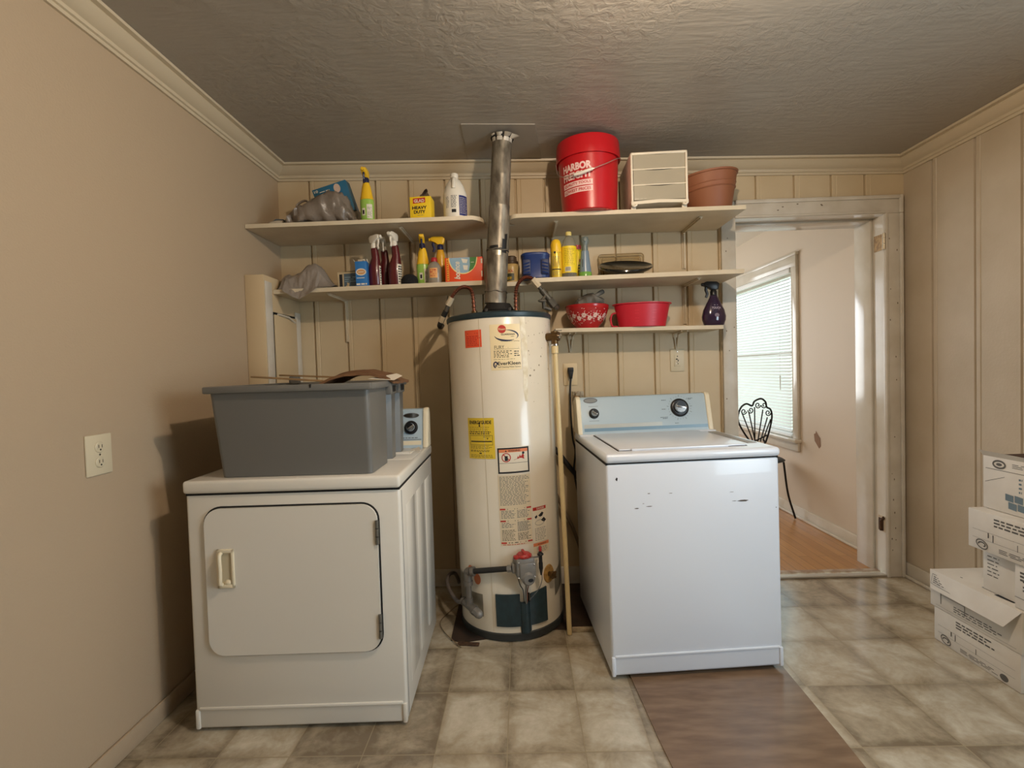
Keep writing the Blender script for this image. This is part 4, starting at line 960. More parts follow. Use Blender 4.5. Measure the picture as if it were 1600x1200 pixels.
# ------------------------------------------------------------------ bottles and packets on the shelves
def shelf_pt(px, Y, zf, py=400):
    """place on a shelf below/at photo column px, at depth Y"""
    p = at(px, py, Y); return Vector((p.x, Y, zf(p.x)+.0005))
def bottle_prof(*q): return list(q)
WPL = mat('white_plastic', (226, 220, 206), .4); YPL = mat('yellow_plastic', (232, 186, 38), .38); NAVYPL = mat('navy_plastic', (26, 30, 66), .4)
GREENL = mat('green_liquid_bottle', (150, 190, 84), .3); MAROON = mat('maroon_plastic', (84, 16, 22), .3, coat=.3); PAPERW = mat('printed_paper_white', (216, 208, 190), .6)
def trigger_head(par, z, m, mt, rot=0, sc=1, name='trigger_head', collar=None):
    """spray head: collar, body, nozzle pointing along +x before rotation, trigger"""
    T = Matrix.Translation((0, 0, z)) @ Matrix.Rotation(rot, 4, 'Z') @ Matrix.Scale(sc, 4)
    b = MB(); b.lathe([(.013, 0), (.0155, .002), (.0155, .020), (.0125, .024), (.012, .03)], collar or m, 20, T)
    b.build('collar', par)
    b = MB(); P = [(-.020, .030), (-.012, .026), (.012, .026), (.020, .034), (.046, .046), (.048, .062), (.034, .068), (-.014, .066), (-.026, .056)]
    bm_ = bmesh.new(); n = len(P)
    v0 = [bm_.verts.new((x, -.013, zz)) for x, zz in P]; v1 = [bm_.verts.new((x, .013, zz)) for x, zz in P]
    bm_.faces.new(v0); bm_.faces.new(v1[::-1])
    for i in range(n): bm_.faces.new((v0[(i+1) % n], v0[i], v1[i], v1[(i+1) % n]))
    bmesh.ops.recalc_face_normals(bm_, faces=bm_.faces[:]); bmesh.ops.bevel(bm_, geom=bm_.edges[:], offset=.004, segments=2, profile=.5, affect='EDGES')
    b.bm(bm_, m, T); b.cyl((.045, 0, .054), (.056, 0, .054), .009, m, .008, 14, T)
    h = b.build(name, par)
    b = MB(); b.tube(bez([(.030, 0, .048), (.036, 0, .030), (.030, 0, .010), (.036, 0, -.008)]), lambda q: .0055-.001*q, mt, 8, T, flat=1.4); b.build('trigger', h)
    return h
# --- tall yellow sprayers with green liquid
def lemon(label, loc, rot, hrot, grp=None):
    t = thing('spray_bottle', label, 'spray bottle', loc, (0, -.012, rot), grp)
    pr = [(.030, 0), (.034, .004), (.0345, .10), (.0335, .112)]
    b = MB(); b.lathe(pr, GREENL, 28, sx=1.0, sy=.72)
    S = proS(pr, 0, 1, .72); b.rect(-.022, -.004, .03, .066, S, PAPERW, .0008, 4); b.rect(-.018, -.008, .036, .056, S, INK, .0012, 2); b.rect(.004, .034, .014, .085, S, PAPERW, .0008, 6); b.lines(.007, .031, .018, .072, 9, S, GREYP, seed=31, word=.008); b.build('body', t)
    b = MB(); b.lathe([(.0338, .111), (.031, .125), (.0245, .160), (.0225, .175), (.0165, .195), (.014, .202)], YPL, 28, sx=1.0, sy=.8); b.build('neck', t)
    trigger_head(t, .196, YPL, NAVYPL, hrot, 1.0, collar=NAVYPL); return t
p = shelf_pt(577, Y1+.05, z1); lemon('yellow and green spray bottle on the top shelf next to the grey plastic bag', p, 0, -PI/2)
p = shelf_pt(661, Y2+.09, z2); lemon('yellow and green spray bottle standing upright behind the clear bottle with orange label', p, .2, -PI/2-.1)
# yellow trigger sprayer turned to the left
p = shelf_pt(689, Y2+.13, z2)
t = thing('spray_bottle', 'yellow trigger spray bottle with navy collar behind the orange dryer sheet box', 'spray bottle', p, (0, -.012, 0))
b = MB(); b.lathe([(.026, 0), (.030, .004), (.030, .07), (.026, .10), (.023, .13), (.024, .16), (.017, .19), (.013, .198)], mat('amber_yellow_plastic', (214, 160, 44), .3), 26, sy=.8); b.build('body', t)
trigger_head(t, .194, YPL, NAVYPL, PI, 1.05, collar=NAVYPL)
# --- three maroon sauce-like sprayers
def maroon(label, loc, rot, hrot, labelled, sc=1):
    t = thing('spray_bottle', label, 'spray bottle', loc, (0, -.008, rot)); t.scale = (sc, sc, sc)
    sec = [(-.001, .030, .0), (0, .033, .006), (0, .033, .085), (.002, .030, .115), (.007, .0205, .150), (.004, .0190, .19), (.003, .0165, .205)]
    b = MB(); vs_ = []; n = 26
    for dx, r, z in sec:
        for k in range(n): a = 2*PI*k/n; vs_.append((dx+r*math.cos(a), .75*r*math.sin(a), z))
    fs = [(j*n+k, j*n+(k+1) % n, (j+1)*n+(k+1) % n, (j+1)*n+k) for j in range(len(sec)-1) for k in range(n)]+[tuple(range(n-1, -1, -1)), tuple((len(sec)-1)*n+k for k in range(n))]
    b.add(vs_, fs, MAROON); b.build('body', t)
    if labelled:
        S = proS([(.0335, .0), (.0335, .095), (.030, .12)], 0, 1, .75); b = MB(); a = .016 if labelled > 0 else .03
        b.rect(a, .050, .008, .108, S, PAPERW, .0008, 8); b.lines(a+.003, .047, .014, .102, 7, S, INK, seed=33, word=.012, fill=.5); b.build('side_label', t)
    trigger_head(t, .200, WPL, WPL, hrot, 1.0); return t
for px, lab, hr, lb in ((585, 'maroon bottle with white spray head turned right, leftmost of the three', -.7, -1), (600, 'maroon bottle with white spray head, middle of the three', -1.45, 0), (617, 'maroon bottle with white spray head and visible white label, rightmost of the three', -PI/2-.35, 1)):
    maroon(lab, shelf_pt(px, Y2+.06+(.066 if px == 600 else 0), z2), .1, hr, lb, 1.0 if px != 617 else 1.03)
# --- black knob-like dome (a scrub brush head) beside them
p = shelf_pt(639, Y2+.055, z2); t = thing('scrub_brush', 'black rounded brush lying between the maroon bottles and the green bottle', 'brush', p)
b = MB(); b.lathe([(.043, .0), (.043, .012), (.042, .03), (.036, .045), (.022, .054), (.0001, .057)], mat('black_bristle', (12, 11, 12), .9, bump=(200, .8, .004)), 30); b.build('bristles', t)
b = MB(); b.box(-.012, .012, .03, .09, .016, .03, BLKPL, .004); b.build('handle', t)
# --- clear bottle with orange label and red cap
CLEARB = mat('frosted_clear_plastic', (190, 182, 166), .18, trans=.55)
p = shelf_pt(678, Y2+.045, z2); t = thing('clear_bottle', 'small clear bottle with orange label and red cap on the middle shelf', 'bottle', p)
pr = [(.032, 0), (.036, .004), (.0365, .075), (.034, .09), (.024, .105), (.015, .112), (.014, .116)]
b = MB(); b.lathe(pr, CLEARB, 30, sy=.75); b.build('body', t)
S = proS(pr, 0, 1, .75); b = MB(); b.rect(-.022, .020, .028, .078, S, mat('orange_printed_label', (216, 158, 92), .55), .0008, 8); b.lines(-.019, .017, .033, .073, 4, S, REDP, seed=35, word=.012, fill=.6); b.build('label', t)
b = MB(); b.lathe([(.0165, .113), (.017, .116), (.016, .130), (.013, .134), (.0001, .134)], mat('red_cap', (176, 36, 44), .4), 24); b.build('cap', t)
# --- printed boxes
ORB = mat('orange_carton', (222, 74, 28), .5); YEB = mat('yellow_carton', (234, 196, 30), .5); TEALB = mat('teal_carton', (34, 96, 126), .5); BLUEB = mat('blue_carton', (40, 112, 178), .5); GRB = mat('green_print', (66, 124, 60), .55); LBL = mat('pale_blue_print', (140, 168, 184), .55); CREAMP = mat('cream_print', (236, 214, 140), .55)
p = shelf_pt(725, Y2+.006, z2); p.y += .03
t = thing('dryer_sheet_box', 'orange box of dryer sheets lying beside the flue on the middle shelf', 'box', p, (0, -.012, 0))
b = MB(); w, h = .099, .126; w0, w1 = -.098, .096; H_ = .122; b.box(w0, w1, -.03, .04, 0, H_, ORB, .0015); b.build('carton', t)
S = Fr(0, -.03, 0); b = MB()
n = 24; arc = [( -.005+.074*math.cos(PI+PI*k/n), H_-.001+.084*math.sin(PI+PI*k/n)) for k in range(n+1)]
b.poly2(arc, S, CREAMP, .0005); b.poly2([(-.005+.069*math.cos(PI+PI*k/n), H_-.001+.079*math.sin(PI+PI*k/n)) for k in range(n+1)], S, LBL, .0009)
b.poly2([(.03, H_-.001), (.064, H_-.001), (.058, .085), (.045, .062), (.022, .048), (.03, .08)], S, GRB, .0012)
for q in ([(-.014, .116), (.020, .110), (.014, .092), (-.006, .094)], [(-.006, .082), (.020, .080), (.016, .056), (-.002, .058)]): b.poly2(q, S, PAPERW, .0016)
b.rect(w0+.008, w0+.020, .006, .118, S, mat('amber_strip', (228, 150, 40), .5), .0008, 1); b.lines(w0+.01, w0+.018, .01, .112, 9, S, REDP, seed=36, word=.006)
b.text('bounce', -.037, .058, .030, S, PAPERW, .002, .088, .03, PI/2, .2); b.lines(.035, .055, .092, .098, 1, S, PAPERW, off=.0015, word=.012)
b.rect(.086, .092, .02, .05, S, PAPERW, .0009, 1); b.rect(.0855, .0935, .088, .112, S, PAPERW, .0009, 1); b.build('front_print', t)
p = shelf_pt(660, Y1+.006, z1); p.y += .03
t = thing('bag_box', 'yellow open box of heavy duty bags on the top shelf', 'box', p, (0, -.004, -.06))
b = MB(); b.box(-.053, .053, -.03, .05, 0, .105, YEB, .0015); b.box(-.047, .047, -.024, .044, .1, .1056, DARK); b.build('carton', t)
S = Fr(0, -.03, 0); b = MB(); b.rect(-.036, .026, .071, .096, S, REDP, .0006, 2, skew=.05); b.text('GLAD', -.005, .0835, .016, S, PAPERW, .0012, .052, .03); b.text('HEAVY', -.004, .050, .016, S, INK, .001, .074, .04); b.text('DUTY', -.004, .029, .016, S, INK, .001, .058, .04); b.lines(-.016, .018, .011, .015, 1, S, GREYP, word=.01); b.build('front_print', t)
b = MB(); FL = mat('box_inside', (96, 78, 58), .7)
b.add([(.053, .05, .105), (-.035, .05, .105), (-.02, .054, .142), (.012, .05, .158), (.02, .046, .152), (.035, .05, .125)], [tuple(range(6))], FL); b.tube(bez([(-.005, .05, .14), (.01, .048, .159), (.022, .03, .156), (.024, .02, .148)]), .003, mat('dark_plastic_film', (60, 40, 32), .4), 6, flat=2.5); b.build('flap', t)
# teal box with a white 10 sticking up out of the grey bag
p = shelf_pt(536, Y1+.13, z1); p.z += .066
t = thing('teal_box', 'dark teal box tilted up out of the grey bag on the top shelf', 'box', (p.x, p.y, p.z), (.12, -.28, 0))
T_ = Matrix.Translation((0, 0, 0))
b = MB(); b.box(-.095, .085, -.025, .05, 0, .155, TEALB, .0015); b.build('carton', t)
S = Fr(0, -.025, 0); b = MB(); b.text('10', -.077, .141, .013, S, PAPERW, .001, .02, .02); b.lines(-.06, -.005, .128, .136, 1, S, PAPERW, word=.02); b.lines(-.03, .0, .112, .121, 1, S, PAPERW, word=.03, ragged=0, fill=.8); b.oval(.032, .128, .017, .022, S, mat('beige_print', (196, 170, 150), .6), .0008); b.build('front_print', t)
# grey shopping bag slumped round it
BAG = mat('grey_film_bag', (128, 116, 104), .33, bump=(22, .5, .012), var=(9, (112, 101, 90))); BAGL = mat('grey_film_bag_light', (140, 130, 120), .35, bump=(24, .5, .012))
def lump(pts, m, mb, n=26, amp=.012, seed=0):
    """soft closed lump through stations (x, y, half width y, height, base)"""
    vs_ = []; K = 22; st = []
    for i in range(n+1):
        t_ = i/n*(len(pts)-1); k = min(int(t_), len(pts)-2); q = t_-k; q = q*q*(3-2*q); st.append([pts[k][j]*(1-q)+pts[k+1][j]*q for j in range(5)])
    for i, (x, y, hw_, hh, zb) in enumerate(st):
        for k in range(K):
            a = 2*PI*k/K; c_, s_ = math.cos(a), math.sin(a)
            py = hw_*abs(c_)**.75*(1 if c_ > 0 else -1); pz_ = zb+hh/2+hh/2*abs(s_)**.75*(1 if s_ > 0 else -1)
            d = amp*(1-2.6*abs(noise.noise((x*13+seed, py*17, pz_*11+x*9))))+amp*.7*noise.noise((x*40, py*40+seed, pz_*40))
            f = 1+d/max(.02, hh/2)
            vs_.append((x+d*.6, y+py*f, max(.0005, zb+hh/2+(pz_-zb-hh/2)*f)))
    fs = [(i*K+k, (i+1)*K+k, (i+1)*K+(k+1) % K, i*K+(k+1) % K) for i in range(n) for k in range(K)]+[tuple(range(K)), tuple(n*K+k for k in range(K-1, -1, -1))]
    mb.add(vs_, fs, m)
p = shelf_pt(505, Y1+.10, z1)
t = thing('plastic_bag', 'crumpled grey plastic shopping bag on the left end of the top shelf', 'bag', p, (0, -.004, 0))
b = MB(); lump([(-.20, 0, .03, .02, 0), (-.15, -.01, .05, .04, 0), (-.08, -.02, .075, .072, 0), (-.03, -.02, .085, .12, 0), (.04, -.02, .088, .150, 0), (.10, -.01, .085, .158, 0), (.15, 0, .08, .125, 0), (.185, .0, .06, .06, 0), (.195, 0, .03, .02, 0)], BAG, b, 44, .016, 3); b.build('body', t, sharp=60)
S = Fr(0, 0, 0); b = MB(); b.tube(bez([(-.09, -.05, .062), (-.11, -.04, .10), (-.075, -.03, .128), (-.045, -.04, .115), (-.04, -.05, .10)]), .006, BAG, 8, flat=.4); b.tube(bez([(-.10, -.06, .055), (-.065, -.085, .075), (-.02, -.09, .088), (.05, -.09, .09)]), .010, BAG, 8, flat=.5); b.build('handle', t)
b = MB(); PM = mat('dark_bag_print', (62, 54, 48), .6)
S = planeS((0, -.106, 0), (1, .06, 0), (0, .25, 1)); b.oval(-.015, .050, .008, .011, S, PM, 0); b.lines(-.055, -.025, .014, .026, 1, S, PM, off=0, word=.05); b.lines(-.02, .005, .022, .032, 1, S, PM, off=0, word=.05, ragged=0); 
p = shelf_pt(437, Y1+.07, z1); t = thing('wipes_packet', 'pale flat packet tucked under the left end of the grey bag on the top shelf', 'packet', p, (0, -.004, .1))
b = MB(); lump([(-.055, 0, .012, .006, 0), (-.03, 0, .032, .022, 0), (.0, 0, .036, .030, 0), (.035, 0, .034, .028, 0), (.06, 0, .012, .006, 0)], mat('pale_packet_film', (176, 164, 146), .35), b, 20, .003, 8); lump([(-.028, -.002, .012, .004, .02), (.0, -.004, .03, .008, .026), (.035, -.004, .03, .008, .024), (.05, 0, .010, .004, .012)], mat('blue_packet_print', (84, 98, 112), .4), b, 12, .001, 2); b.build('pouch', t)
# bleach jug
p = shelf_pt(714, Y1+.075, z1); t = thing('bleach_jug', 'white plastic jug with navy label on the top shelf left of the flue', 'jug', p, (0, -.004, 0))
pr = [(.055, 0), (.060, .005), (.060, .125), (.057, .138), (.044, .175), (.030, .198), (.0185, .208), (.0185, .214)]
b = MB(); b.lathe(pr, WPL, 36, sy=.9); b.build('body', t)
S = proS(pr, 0, 1, .9); b = MB(); b.rect(.026, .085, .012, .112, S, mat('navy_label', (34, 44, 108), .5), .0008, 8); b.lines(.03, .08, .02, .104, 10, S, PAPERW, seed=41, word=.008, fill=.25, off=.0012); b.build('navy_label', t)
b = MB(); b.lines(-.045, -.025, .05, .108, 9, S, GREYP, seed=42, fill=.4, word=.01); b.lines(-.015, .015, .05, .112, 9, S, GREYP, seed=43, fill=.5, word=.01); b.rect(-.012, .010, .026, .042, S, INK, .0009, 2); b.build('print', t)
b = MB(); b.tube(bez([(.0, -.047, .146), (0, -.046, .165), (0, -.034, .192), (0, -.022, .205)]), .010, WPL, 10); b.build('handle', t)
b = MB(); b.lathe([(.020, .212), (.0205, .215), (.0205, .230), (.018, .234), (.0001, .234)], WPL, 24); b.build('cap', t)
# ---- middle shelf, left part
p = shelf_pt(481, Y2+.075, z2); t = thing('plastic_bag', 'grey plastic bag drooping over the left front edge of the middle shelf', 'bag', p, (0, -.012, 0))
def fz(s, u):     # u: 0 hangs over the edge, 1 at the back
    x = -.125+.27*s; y = -.082+.17*u
    top = .118*math.exp(-(abs(s-.56)/.27)**3)+.062*math.exp(-(abs(s-.10)/.2)**3)+.02
    z = top*math.sin(PI/2*min(1, u*1.9))**.7
    if u < .3:
        k = (.3-u)/.3; ctr = max(0, 1-abs(s-.40)/.34); z = z*(1-k)+(-.055*ctr**.7)*k+.004*(1-ctr); y = -.082-.012+.05*(1-k) if ctr > .02 else y
    if u > .6: z = top*max(0, 1-((u-.6)/.4)**2)**.5+.001
    d = .010*noise.noise((s*9, u*7, 5))+.006*noise.noise((s*22, u*16, 2))
    z = z+d*(1 if u > .25 else .3)
    if y > -.07: z = max(z, .008)
    return x, y+d*.7, z
b = MB(); crumple(60, 36, fz, BAGL, b, .003); b.build('film', t, sharp=70)
# tan/blue carton lying on its side
p = shelf_pt(545, Y2+.006, z2); p.y += .03; TANC = mat('tan_carton', (190, 172, 138), .6); SLATE = mat('slate_blue_print', (76, 96, 112), .55)
t = thing('torn_carton', 'low torn carton with faded blue print between grey bag and blue carton', 'box', (p.x-.012, p.y+.05, p.z), (0, -.012, 0))
b = MB(); b.box(-.068, .062, -.03, .06, 0, .085, TANC, .002); b.build('carton', t)
S = Fr(0, -.03, 0); b = MB(); b.poly2([(-.034, .003), (-.034, .075), (.06, .078), (.06, .003), (.01, .003), (-.008, .010), (-.006, .026), (-.02, .03), (-.018, .018)], S, SLATE, .0006); b.rect(-.058, -.042, .004, .073, S, INK, .0006, 1); b.lines(-.03, .055, .03, .062, 3, S, LBL, seed=44, word=.03, off=.001, fill=.3); b.build('front_print', t)
b = MB(); b.add([(-.05, -.03, .085), (.06, -.03, .085), (.055, -.005, .098), (-.04, .0, .092)], [(0, 1, 2, 3)], mat('grey_green_flap', (120, 122, 104), .6)); b.build('flap', t)
p = shelf_pt(566, Y2+.006, z2); p.y += .018
t = thing('cereal_carton', 'upright blue and white carton with torn open top beside the maroon bottles', 'box', (p.x-.007, p.y, p.z), (0, -.03, .06))
b = MB(); b.box(-.029, .029, -.022, .03, 0, .125, BLUEB, .0015); b.build('carton', t)
S = Fr(0, -.022, 0); b = MB(); b.oval(-.0, .070, .026, .018, S, PAPERW, .0006); b.oval(0, .070, .021, .013, S, mat('tan_oval', (196, 140, 84), .5), .001); b.lines(-.015, .015, .066, .074, 1, S, PAPERW, off=.0014, word=.03); b.lines(-.024, .022, .036, .044, 1, S, PAPERW, word=.04, seed=45); b.lines(-.026, .026, .004, .013, 1, S, PAPERW, off=.0014, word=.014, fill=.9, ragged=0); b.build('front_print', t)
b = MB()
b.add([(-.031, -.022, .125), (-.031, .03, .125), (-.046, .03, .145), (-.04, -.015, .142)], [(0, 1, 2, 3)], PAPERW); b.add([(.031, .03, .125), (.031, -.022, .125), (.03, -.01, .152), (.016, .02, .155), (.012, .03, .135)], [(0, 1, 2, 3, 4)], PAPERW); b.add([(-.031, .03, .125), (.031, .03, .125), (.02, .045, .15), (-.03, .05, .15)], [(0, 1, 2, 3)], PAPERW); b.build('flap', t)
# ---- middle shelf, right part
p = shelf_pt(799, Y2+.125, z2); t = thing('glass_jar', 'tan labelled jar partly hidden behind the flue on the middle shelf', 'jar', p)
b = MB(); b.lathe([(.036, 0), (.040, .004), (.040, .03), (.043, .075), (.042, .088), (.034, .098), (.028, .104)], mat('cream_jar', (196, 168, 110), .35), 32); b.build('body', t)
S = cylS(.042); b = MB(); b.rect(-.03, .012, .008, .045, S, mat('dark_green_label', (52, 56, 34), .5), .0012, 6); b.text('XX', -.006, .058, .014, S, REDP, .002, .03); b.lines(-.026, .008, .012, .028, 2, S, YPL, seed=46, off=.0016); b.build('label', t)
b = MB(); b.lathe([(.035, .098), (.036, .10), (.036, .112), (.030, .116), (.028, .135), (.020, .142), (.0001, .143)], mat('brown_lid', (74, 58, 42), .5), 28); b.build('lid', t)
p = shelf_pt(836, Y2+.065, z2); t = thing('coffee_tub', 'dark blue ribbed plastic coffee tub on the middle shelf right of the flue', 'tub', p)
BLUP = mat('navy_blue_plastic', (28, 50, 104), .35)
b = MB(); b.lathe([(.068, 0), (.073, .004), (.073, .112), (.076, .116), (.076, .126), (.070, .132), (.0001, .133)], BLUP, 44, pw=3.2, sx=.99, sy=.88); b.build('body', t)
b = MB()
for s_ in (1, -1):
    b.box(s_*.046-.020, s_*.046+.020, -.070, -.055, .018, .095, mat('navy_recess', (18, 32, 72), .5), .004)
    for k in range(4): b.tube([(s_*.032, -.071, .030+k*.016), (s_*.062, -.069, .022+k*.016)], .004, BLUP, 6)
b.build('grip_recess', t)
p = shelf_pt(869, Y2+.045, z2); t = thing('aerosol_can', 'yellow aerosol can with rounded cap beside the blue coffee tub', 'can', p)
pr = [(.027, 0), (.0285, .003), (.0285, .130), (.027, .138)]
b = MB(); b.lathe(pr, mat('yellow_can', (226, 190, 60), .25, .2), 30); b.build('can', t)
b = MB(); b.lathe([(.0275, .136), (.028, .140), (.028, .172), (.022, .190), (.014, .198), (.0001, .199)], YPL, 30); b.build('cap', t)
S = cylS(.0285); b = MB(); b.oval(-.009, .128, .005, .006, S, INK, .0012); b.lines(-.001, .02, .124, .130, 1, S, INK, word=.02, off=.0012); b.lines(-.022, .02, .056, .110, 7, S, GREYP, seed=47, fill=.3, word=.01); b.rect(-.026, .024, .040, .045, S, INK, .0012, 6); b.lines(-.022, .02, .012, .034, 4, S, GREYP, seed=48, fill=.35); b.build('label', t)
YLB = mat('bright_yellow_label', (236, 206, 40), .45)
p = shelf_pt(889, Y2+.05, z2); t = thing('cleaner_bottle', 'tall clear plastic bottle with yellow wraparound label and yellow cap', 'bottle', p)
pr = [(.036, 0), (.039, .004), (.039, .155), (.035, .175), (.030, .19), (.020, .206), (.014, .212), (.014, .220)]
b = MB(); b.lathe(pr, thin_clear('clear_bottle_plastic', (222, 220, 208), .1, .05, .22, (210, 205, 190)), 34); b.build('body', t)
S = proS(pr); b = MB(); b.rect(-.0385*PI, .0385*PI, .022, .158, S, YLB, .0008, 36); b.rect(-.026, .005, .028, .052, S, PAPERW, .0012, 6)
for k in range(9): b.rect(-.022+k*.0028, -.0208+k*.0028, .032, .05, S, INK, .0016, 1)
b.lines(-.028, .028, .062, .148, 10, S, mat('brown_print', (130, 100, 30), .6), seed=49, fill=.25, word=.01); b.build('label', t)
b = MB(); b.lathe([(.0155, .216), (.016, .219), (.016, .232), (.013, .236), (.0001, .236)], mat('cream_cap', (214, 196, 120), .4), 22); b.build('cap', t)
p = shelf_pt(901, Y2+.15, z2); t = thing('cleaner_bottle', 'shorter yellow bottle with red cap peeping out behind the tall clear yellow labelled bottle', 'bottle', (p.x+.003, p.y, p.z))
b = MB(); b.lathe([(.030, 0), (.033, .004), (.033, .15), (.022, .165)], YLB, 28); S = cylS(.033); b.rect(.006, .03, .095, .11, S, REDP, .001, 4); b.lines(.0, .03, .04, .085, 3, S, INK, seed=50); b.build('body', t)
b = MB(); b.lathe([(.020, .163), (.021, .166), (.021, .188), (.0001, .19)], mat('red_cap', (176, 36, 44), .4), 22); b.build('cap', t)
p = shelf_pt(914, Y2+.05, z2); t = thing('spray_bottle', 'slim blue grey bottle with green liquid in its foot and a rounded grey head', 'spray bottle', p)
BGP = mat('blue_grey_plastic', (112, 130, 146), .3); pr = [(.031, 0), (.033, .003), (.031, .03), (.022, .11), (.0195, .135)]
b = MB(); b.lathe(pr, BGP, 30, sy=.85); b.lathe([(.0325, .003), (.0336, .004), (.0322, .024), (.031, .026)], mat('green_liquid', (110, 160, 70), .25), 30, sy=.86); S = proS(pr, 0, 1, .85); b.rect(-.022, -.018, .05, .09, S, INK, .001, 2); b.build('body', t)
b = MB(); b.lathe([(.0155, .134), (.016, .138), (.0165, .155), (.0150, .162), (.0205, .176), (.0225, .19), (.0175, .205), (.0001, .210)], mat('pale_grey_head', (104, 114, 112), .35), 26, sy=1.1); b.cyl((0, -.012, .188), (0, -.028, .186), .007, mat('pale_grey_head', (134, 142, 142), .35), n=12); b.build('spray_head', t)
# clear tray leaning on the wall, black pan lid in front
p = shelf_pt(972, Y2+.255, z2); t = thing('clear_plastic_tray', 'clear shallow plastic tray leaning on the wall behind the black pan lid', 'tray', p, (-.18, -.012, 0))
TC = thin_clear('smoky_clear_plastic', (238, 230, 212), .1, .08, .10, (200, 186, 154))
b = MB(); RM = mat('tray_rim_plastic', (176, 152, 112), .2, trans=.3)
def loop(x0, x1, z0, z1_, r): return [(p_[0], p_[1]) for p_ in rrect(x0, x1, z0, z1_, r, 5)]
outer = loop(-.128, .128, .0, .165, .02); inner = loop(-.108, .108, .016, .148, .016); n = len(outer)
b.add([(u*(1-.12*(1-v_/.165)), -.004, v_) for u, v_ in outer]+[(u*(1-.12*(1-v_/.165)), -.004, v_) for u, v_ in inner]+[(u*.95, .02, v_) for u, v_ in inner], [(i, (i+1) % n, (i+1) % n+n, i+n) for i in range(n)]+[(i+n, (i+1) % n+n, (i+1) % n+2*n, i+2*n) for i in range(n)]+[tuple(range(2*n, 3*n))], TC)
b.build('tray', t)
b = MB(); b.tube([(u*(1-.12*(1-v_/.165)), -.004, v_) for u, v_ in outer+outer[:1]], .0035, RM, 8); b.tube([(u, -.004, v_) for u, v_ in inner+inner[:1]], .0022, RM, 6); b.build('rim', t)
p = shelf_pt(976, Y2+.145, z2); p.z += .0265; t = thing('pan_lid', 'round black pan lid lying upside down at the right of the middle shelf', 'lid', p, (.38, -.012, 0))
BG = mat('black_enamel', (14, 14, 15), .12, coat=.5)
b = MB(); b.lathe([(.0001, .012), (.06, .012), (.105, .018), (.130, .028), (.139, .036), (.142, .040), (.139, .046), (.128, .040), (.10, .030), (.0001, .024)], BG, 56); b.build('lid', t)
b = MB(); b.lathe([(.02, .0), (.022, .004), (.012, .012), (.0001, .013)], BLKPL, 20); b.build('knob', t)
# ---- lowest shelf
BR = mat('red_enamel', (170, 32, 34), .25, coat=.2)
p = shelf_pt(915, Y3+.085, z3); t = thing('mixing_bowl', 'red bowl with white flower pattern on the lowest shelf', 'bowl', p)
pr = [(.052, 0), (.058, .001), (.062, .008), (.085, .035), (.106, .075), (.114, .100), (.117, .104), (.1185, .122), (.116, .1255), (.113, .122), (.109, .100), (.10, .07), (.075, .03), (.04, .012), (.0001, .01)]
b = MB(); b.lathe(pr, BR, 52); b.build('bowl', t)
WD_ = mat('white_pattern', (226, 196, 186), .4); S = proS([(.062, .008), (.085, .035), (.106, .075), (.114, .100)]); b = MB(); rr = random.Random(9)
for k in range(-5, 6):
    u = k*.034; v0 = .058+.007*((k % 2)*2-1)
    for j in range(6): a = 2*PI*j/6+k; b.oval(u+.0085*math.cos(a), v0+.0085*math.sin(a), .0048, .0048, S, WD_, .0012, 10)
    b.oval(u, v0, .003, .003, S, WD_, .0014, 8)
    b.ring(u+.017, v0-.012, .013, .012, .0024, S, WD_, .0012, 20, -.5, 2.8); b.ring(u+.015, v0+.015, .011, .010, .0024, S, WD_, .0012, 20, 2.2, 5.6)
    for j in range(7): b.oval(u+rr.uniform(-.016, .016), v0+rr.uniform(-.032, .036), .0032, .0016, S, WD_, .0012, 8)
b.build('flower_pattern', t)
p2 = p.copy(); p2.z += .105; t = thing('rag', 'crumpled grey rag stuffed in the red patterned bowl', 'rag', p2)
b = MB(); RAG = mat('grey_rag', (112, 108, 100), .7, bump=(50, .6, .006), var=(24, (84, 80, 74))); lump([(-.085, 0, .03, .01, 0), (-.06, 0, .06, .045, 0), (-.02, 0, .075, .072, 0), (.03, 0, .075, .070, 0), (.065, 0, .05, .05, 0), (.085, 0, .02, .01, 0)], RAG, b, 30, .016, 12)
b.tube(bez([(.02, -.05, .055), (.045, -.055, .068), (.06, -.05, .078), (.078, -.045, .088)]), lambda q: .010+.003*q, RAG, 10); b.cyl((.072, -.047, .084), (.083, -.043, .090), .012, mat('dark_rag_end', (44, 46, 46), .6), n=12); b.build('cloth', t, sharp=70)
p = shelf_pt(1001, Y3+.060, z3); t = thing('plastic_basket', 'plain red plastic basket with side handles on the lowest shelf', 'basket', p)
RB = mat('red_basket_plastic', (188, 26, 46), .4)
pr = [(.118, 0), (.124, .003), (.148, .118), (.158, .121), (.158, .126), (.146, .126), (.121, .010), (.0001, .008)]
b = MB(); b.lathe(pr, RB, 56, sx=1, sy=.62); S = proS([(.124, .003), (.148, .118)], 0, 1, .62)
for u in (-.05, .05):
    for v in (.03, .045, .07, .085): b.rect(u-.012, u+.012, v-.0012, v+.0012, S, mat('red_rib', (206, 50, 66), .35), .0008, 4)
b.build('basin', t)
for s_ in (-1,):
    b = MB(); b.tube(bez([(s_*.139, 0, .082), (s_*.160, 0, .075), (s_*.168, 0, .045), (s_*.160, 0, .012), (s_*.132, 0, .008)]), .005, RB, 8); b.build('handle', t)
p2 = p.copy(); p2.x += .07; p2.y += .01; p2.z += .010; t = thing('white_cup', 'white rounded item just showing over the rim inside the red basket', 'cup', p2)
b = MB(); b.lathe([(.025, 0), (.03, .004), (.034, .10), (.033, .122), (.02, .130), (.0001, .131)], WPL, 24); b.build('cup', t)
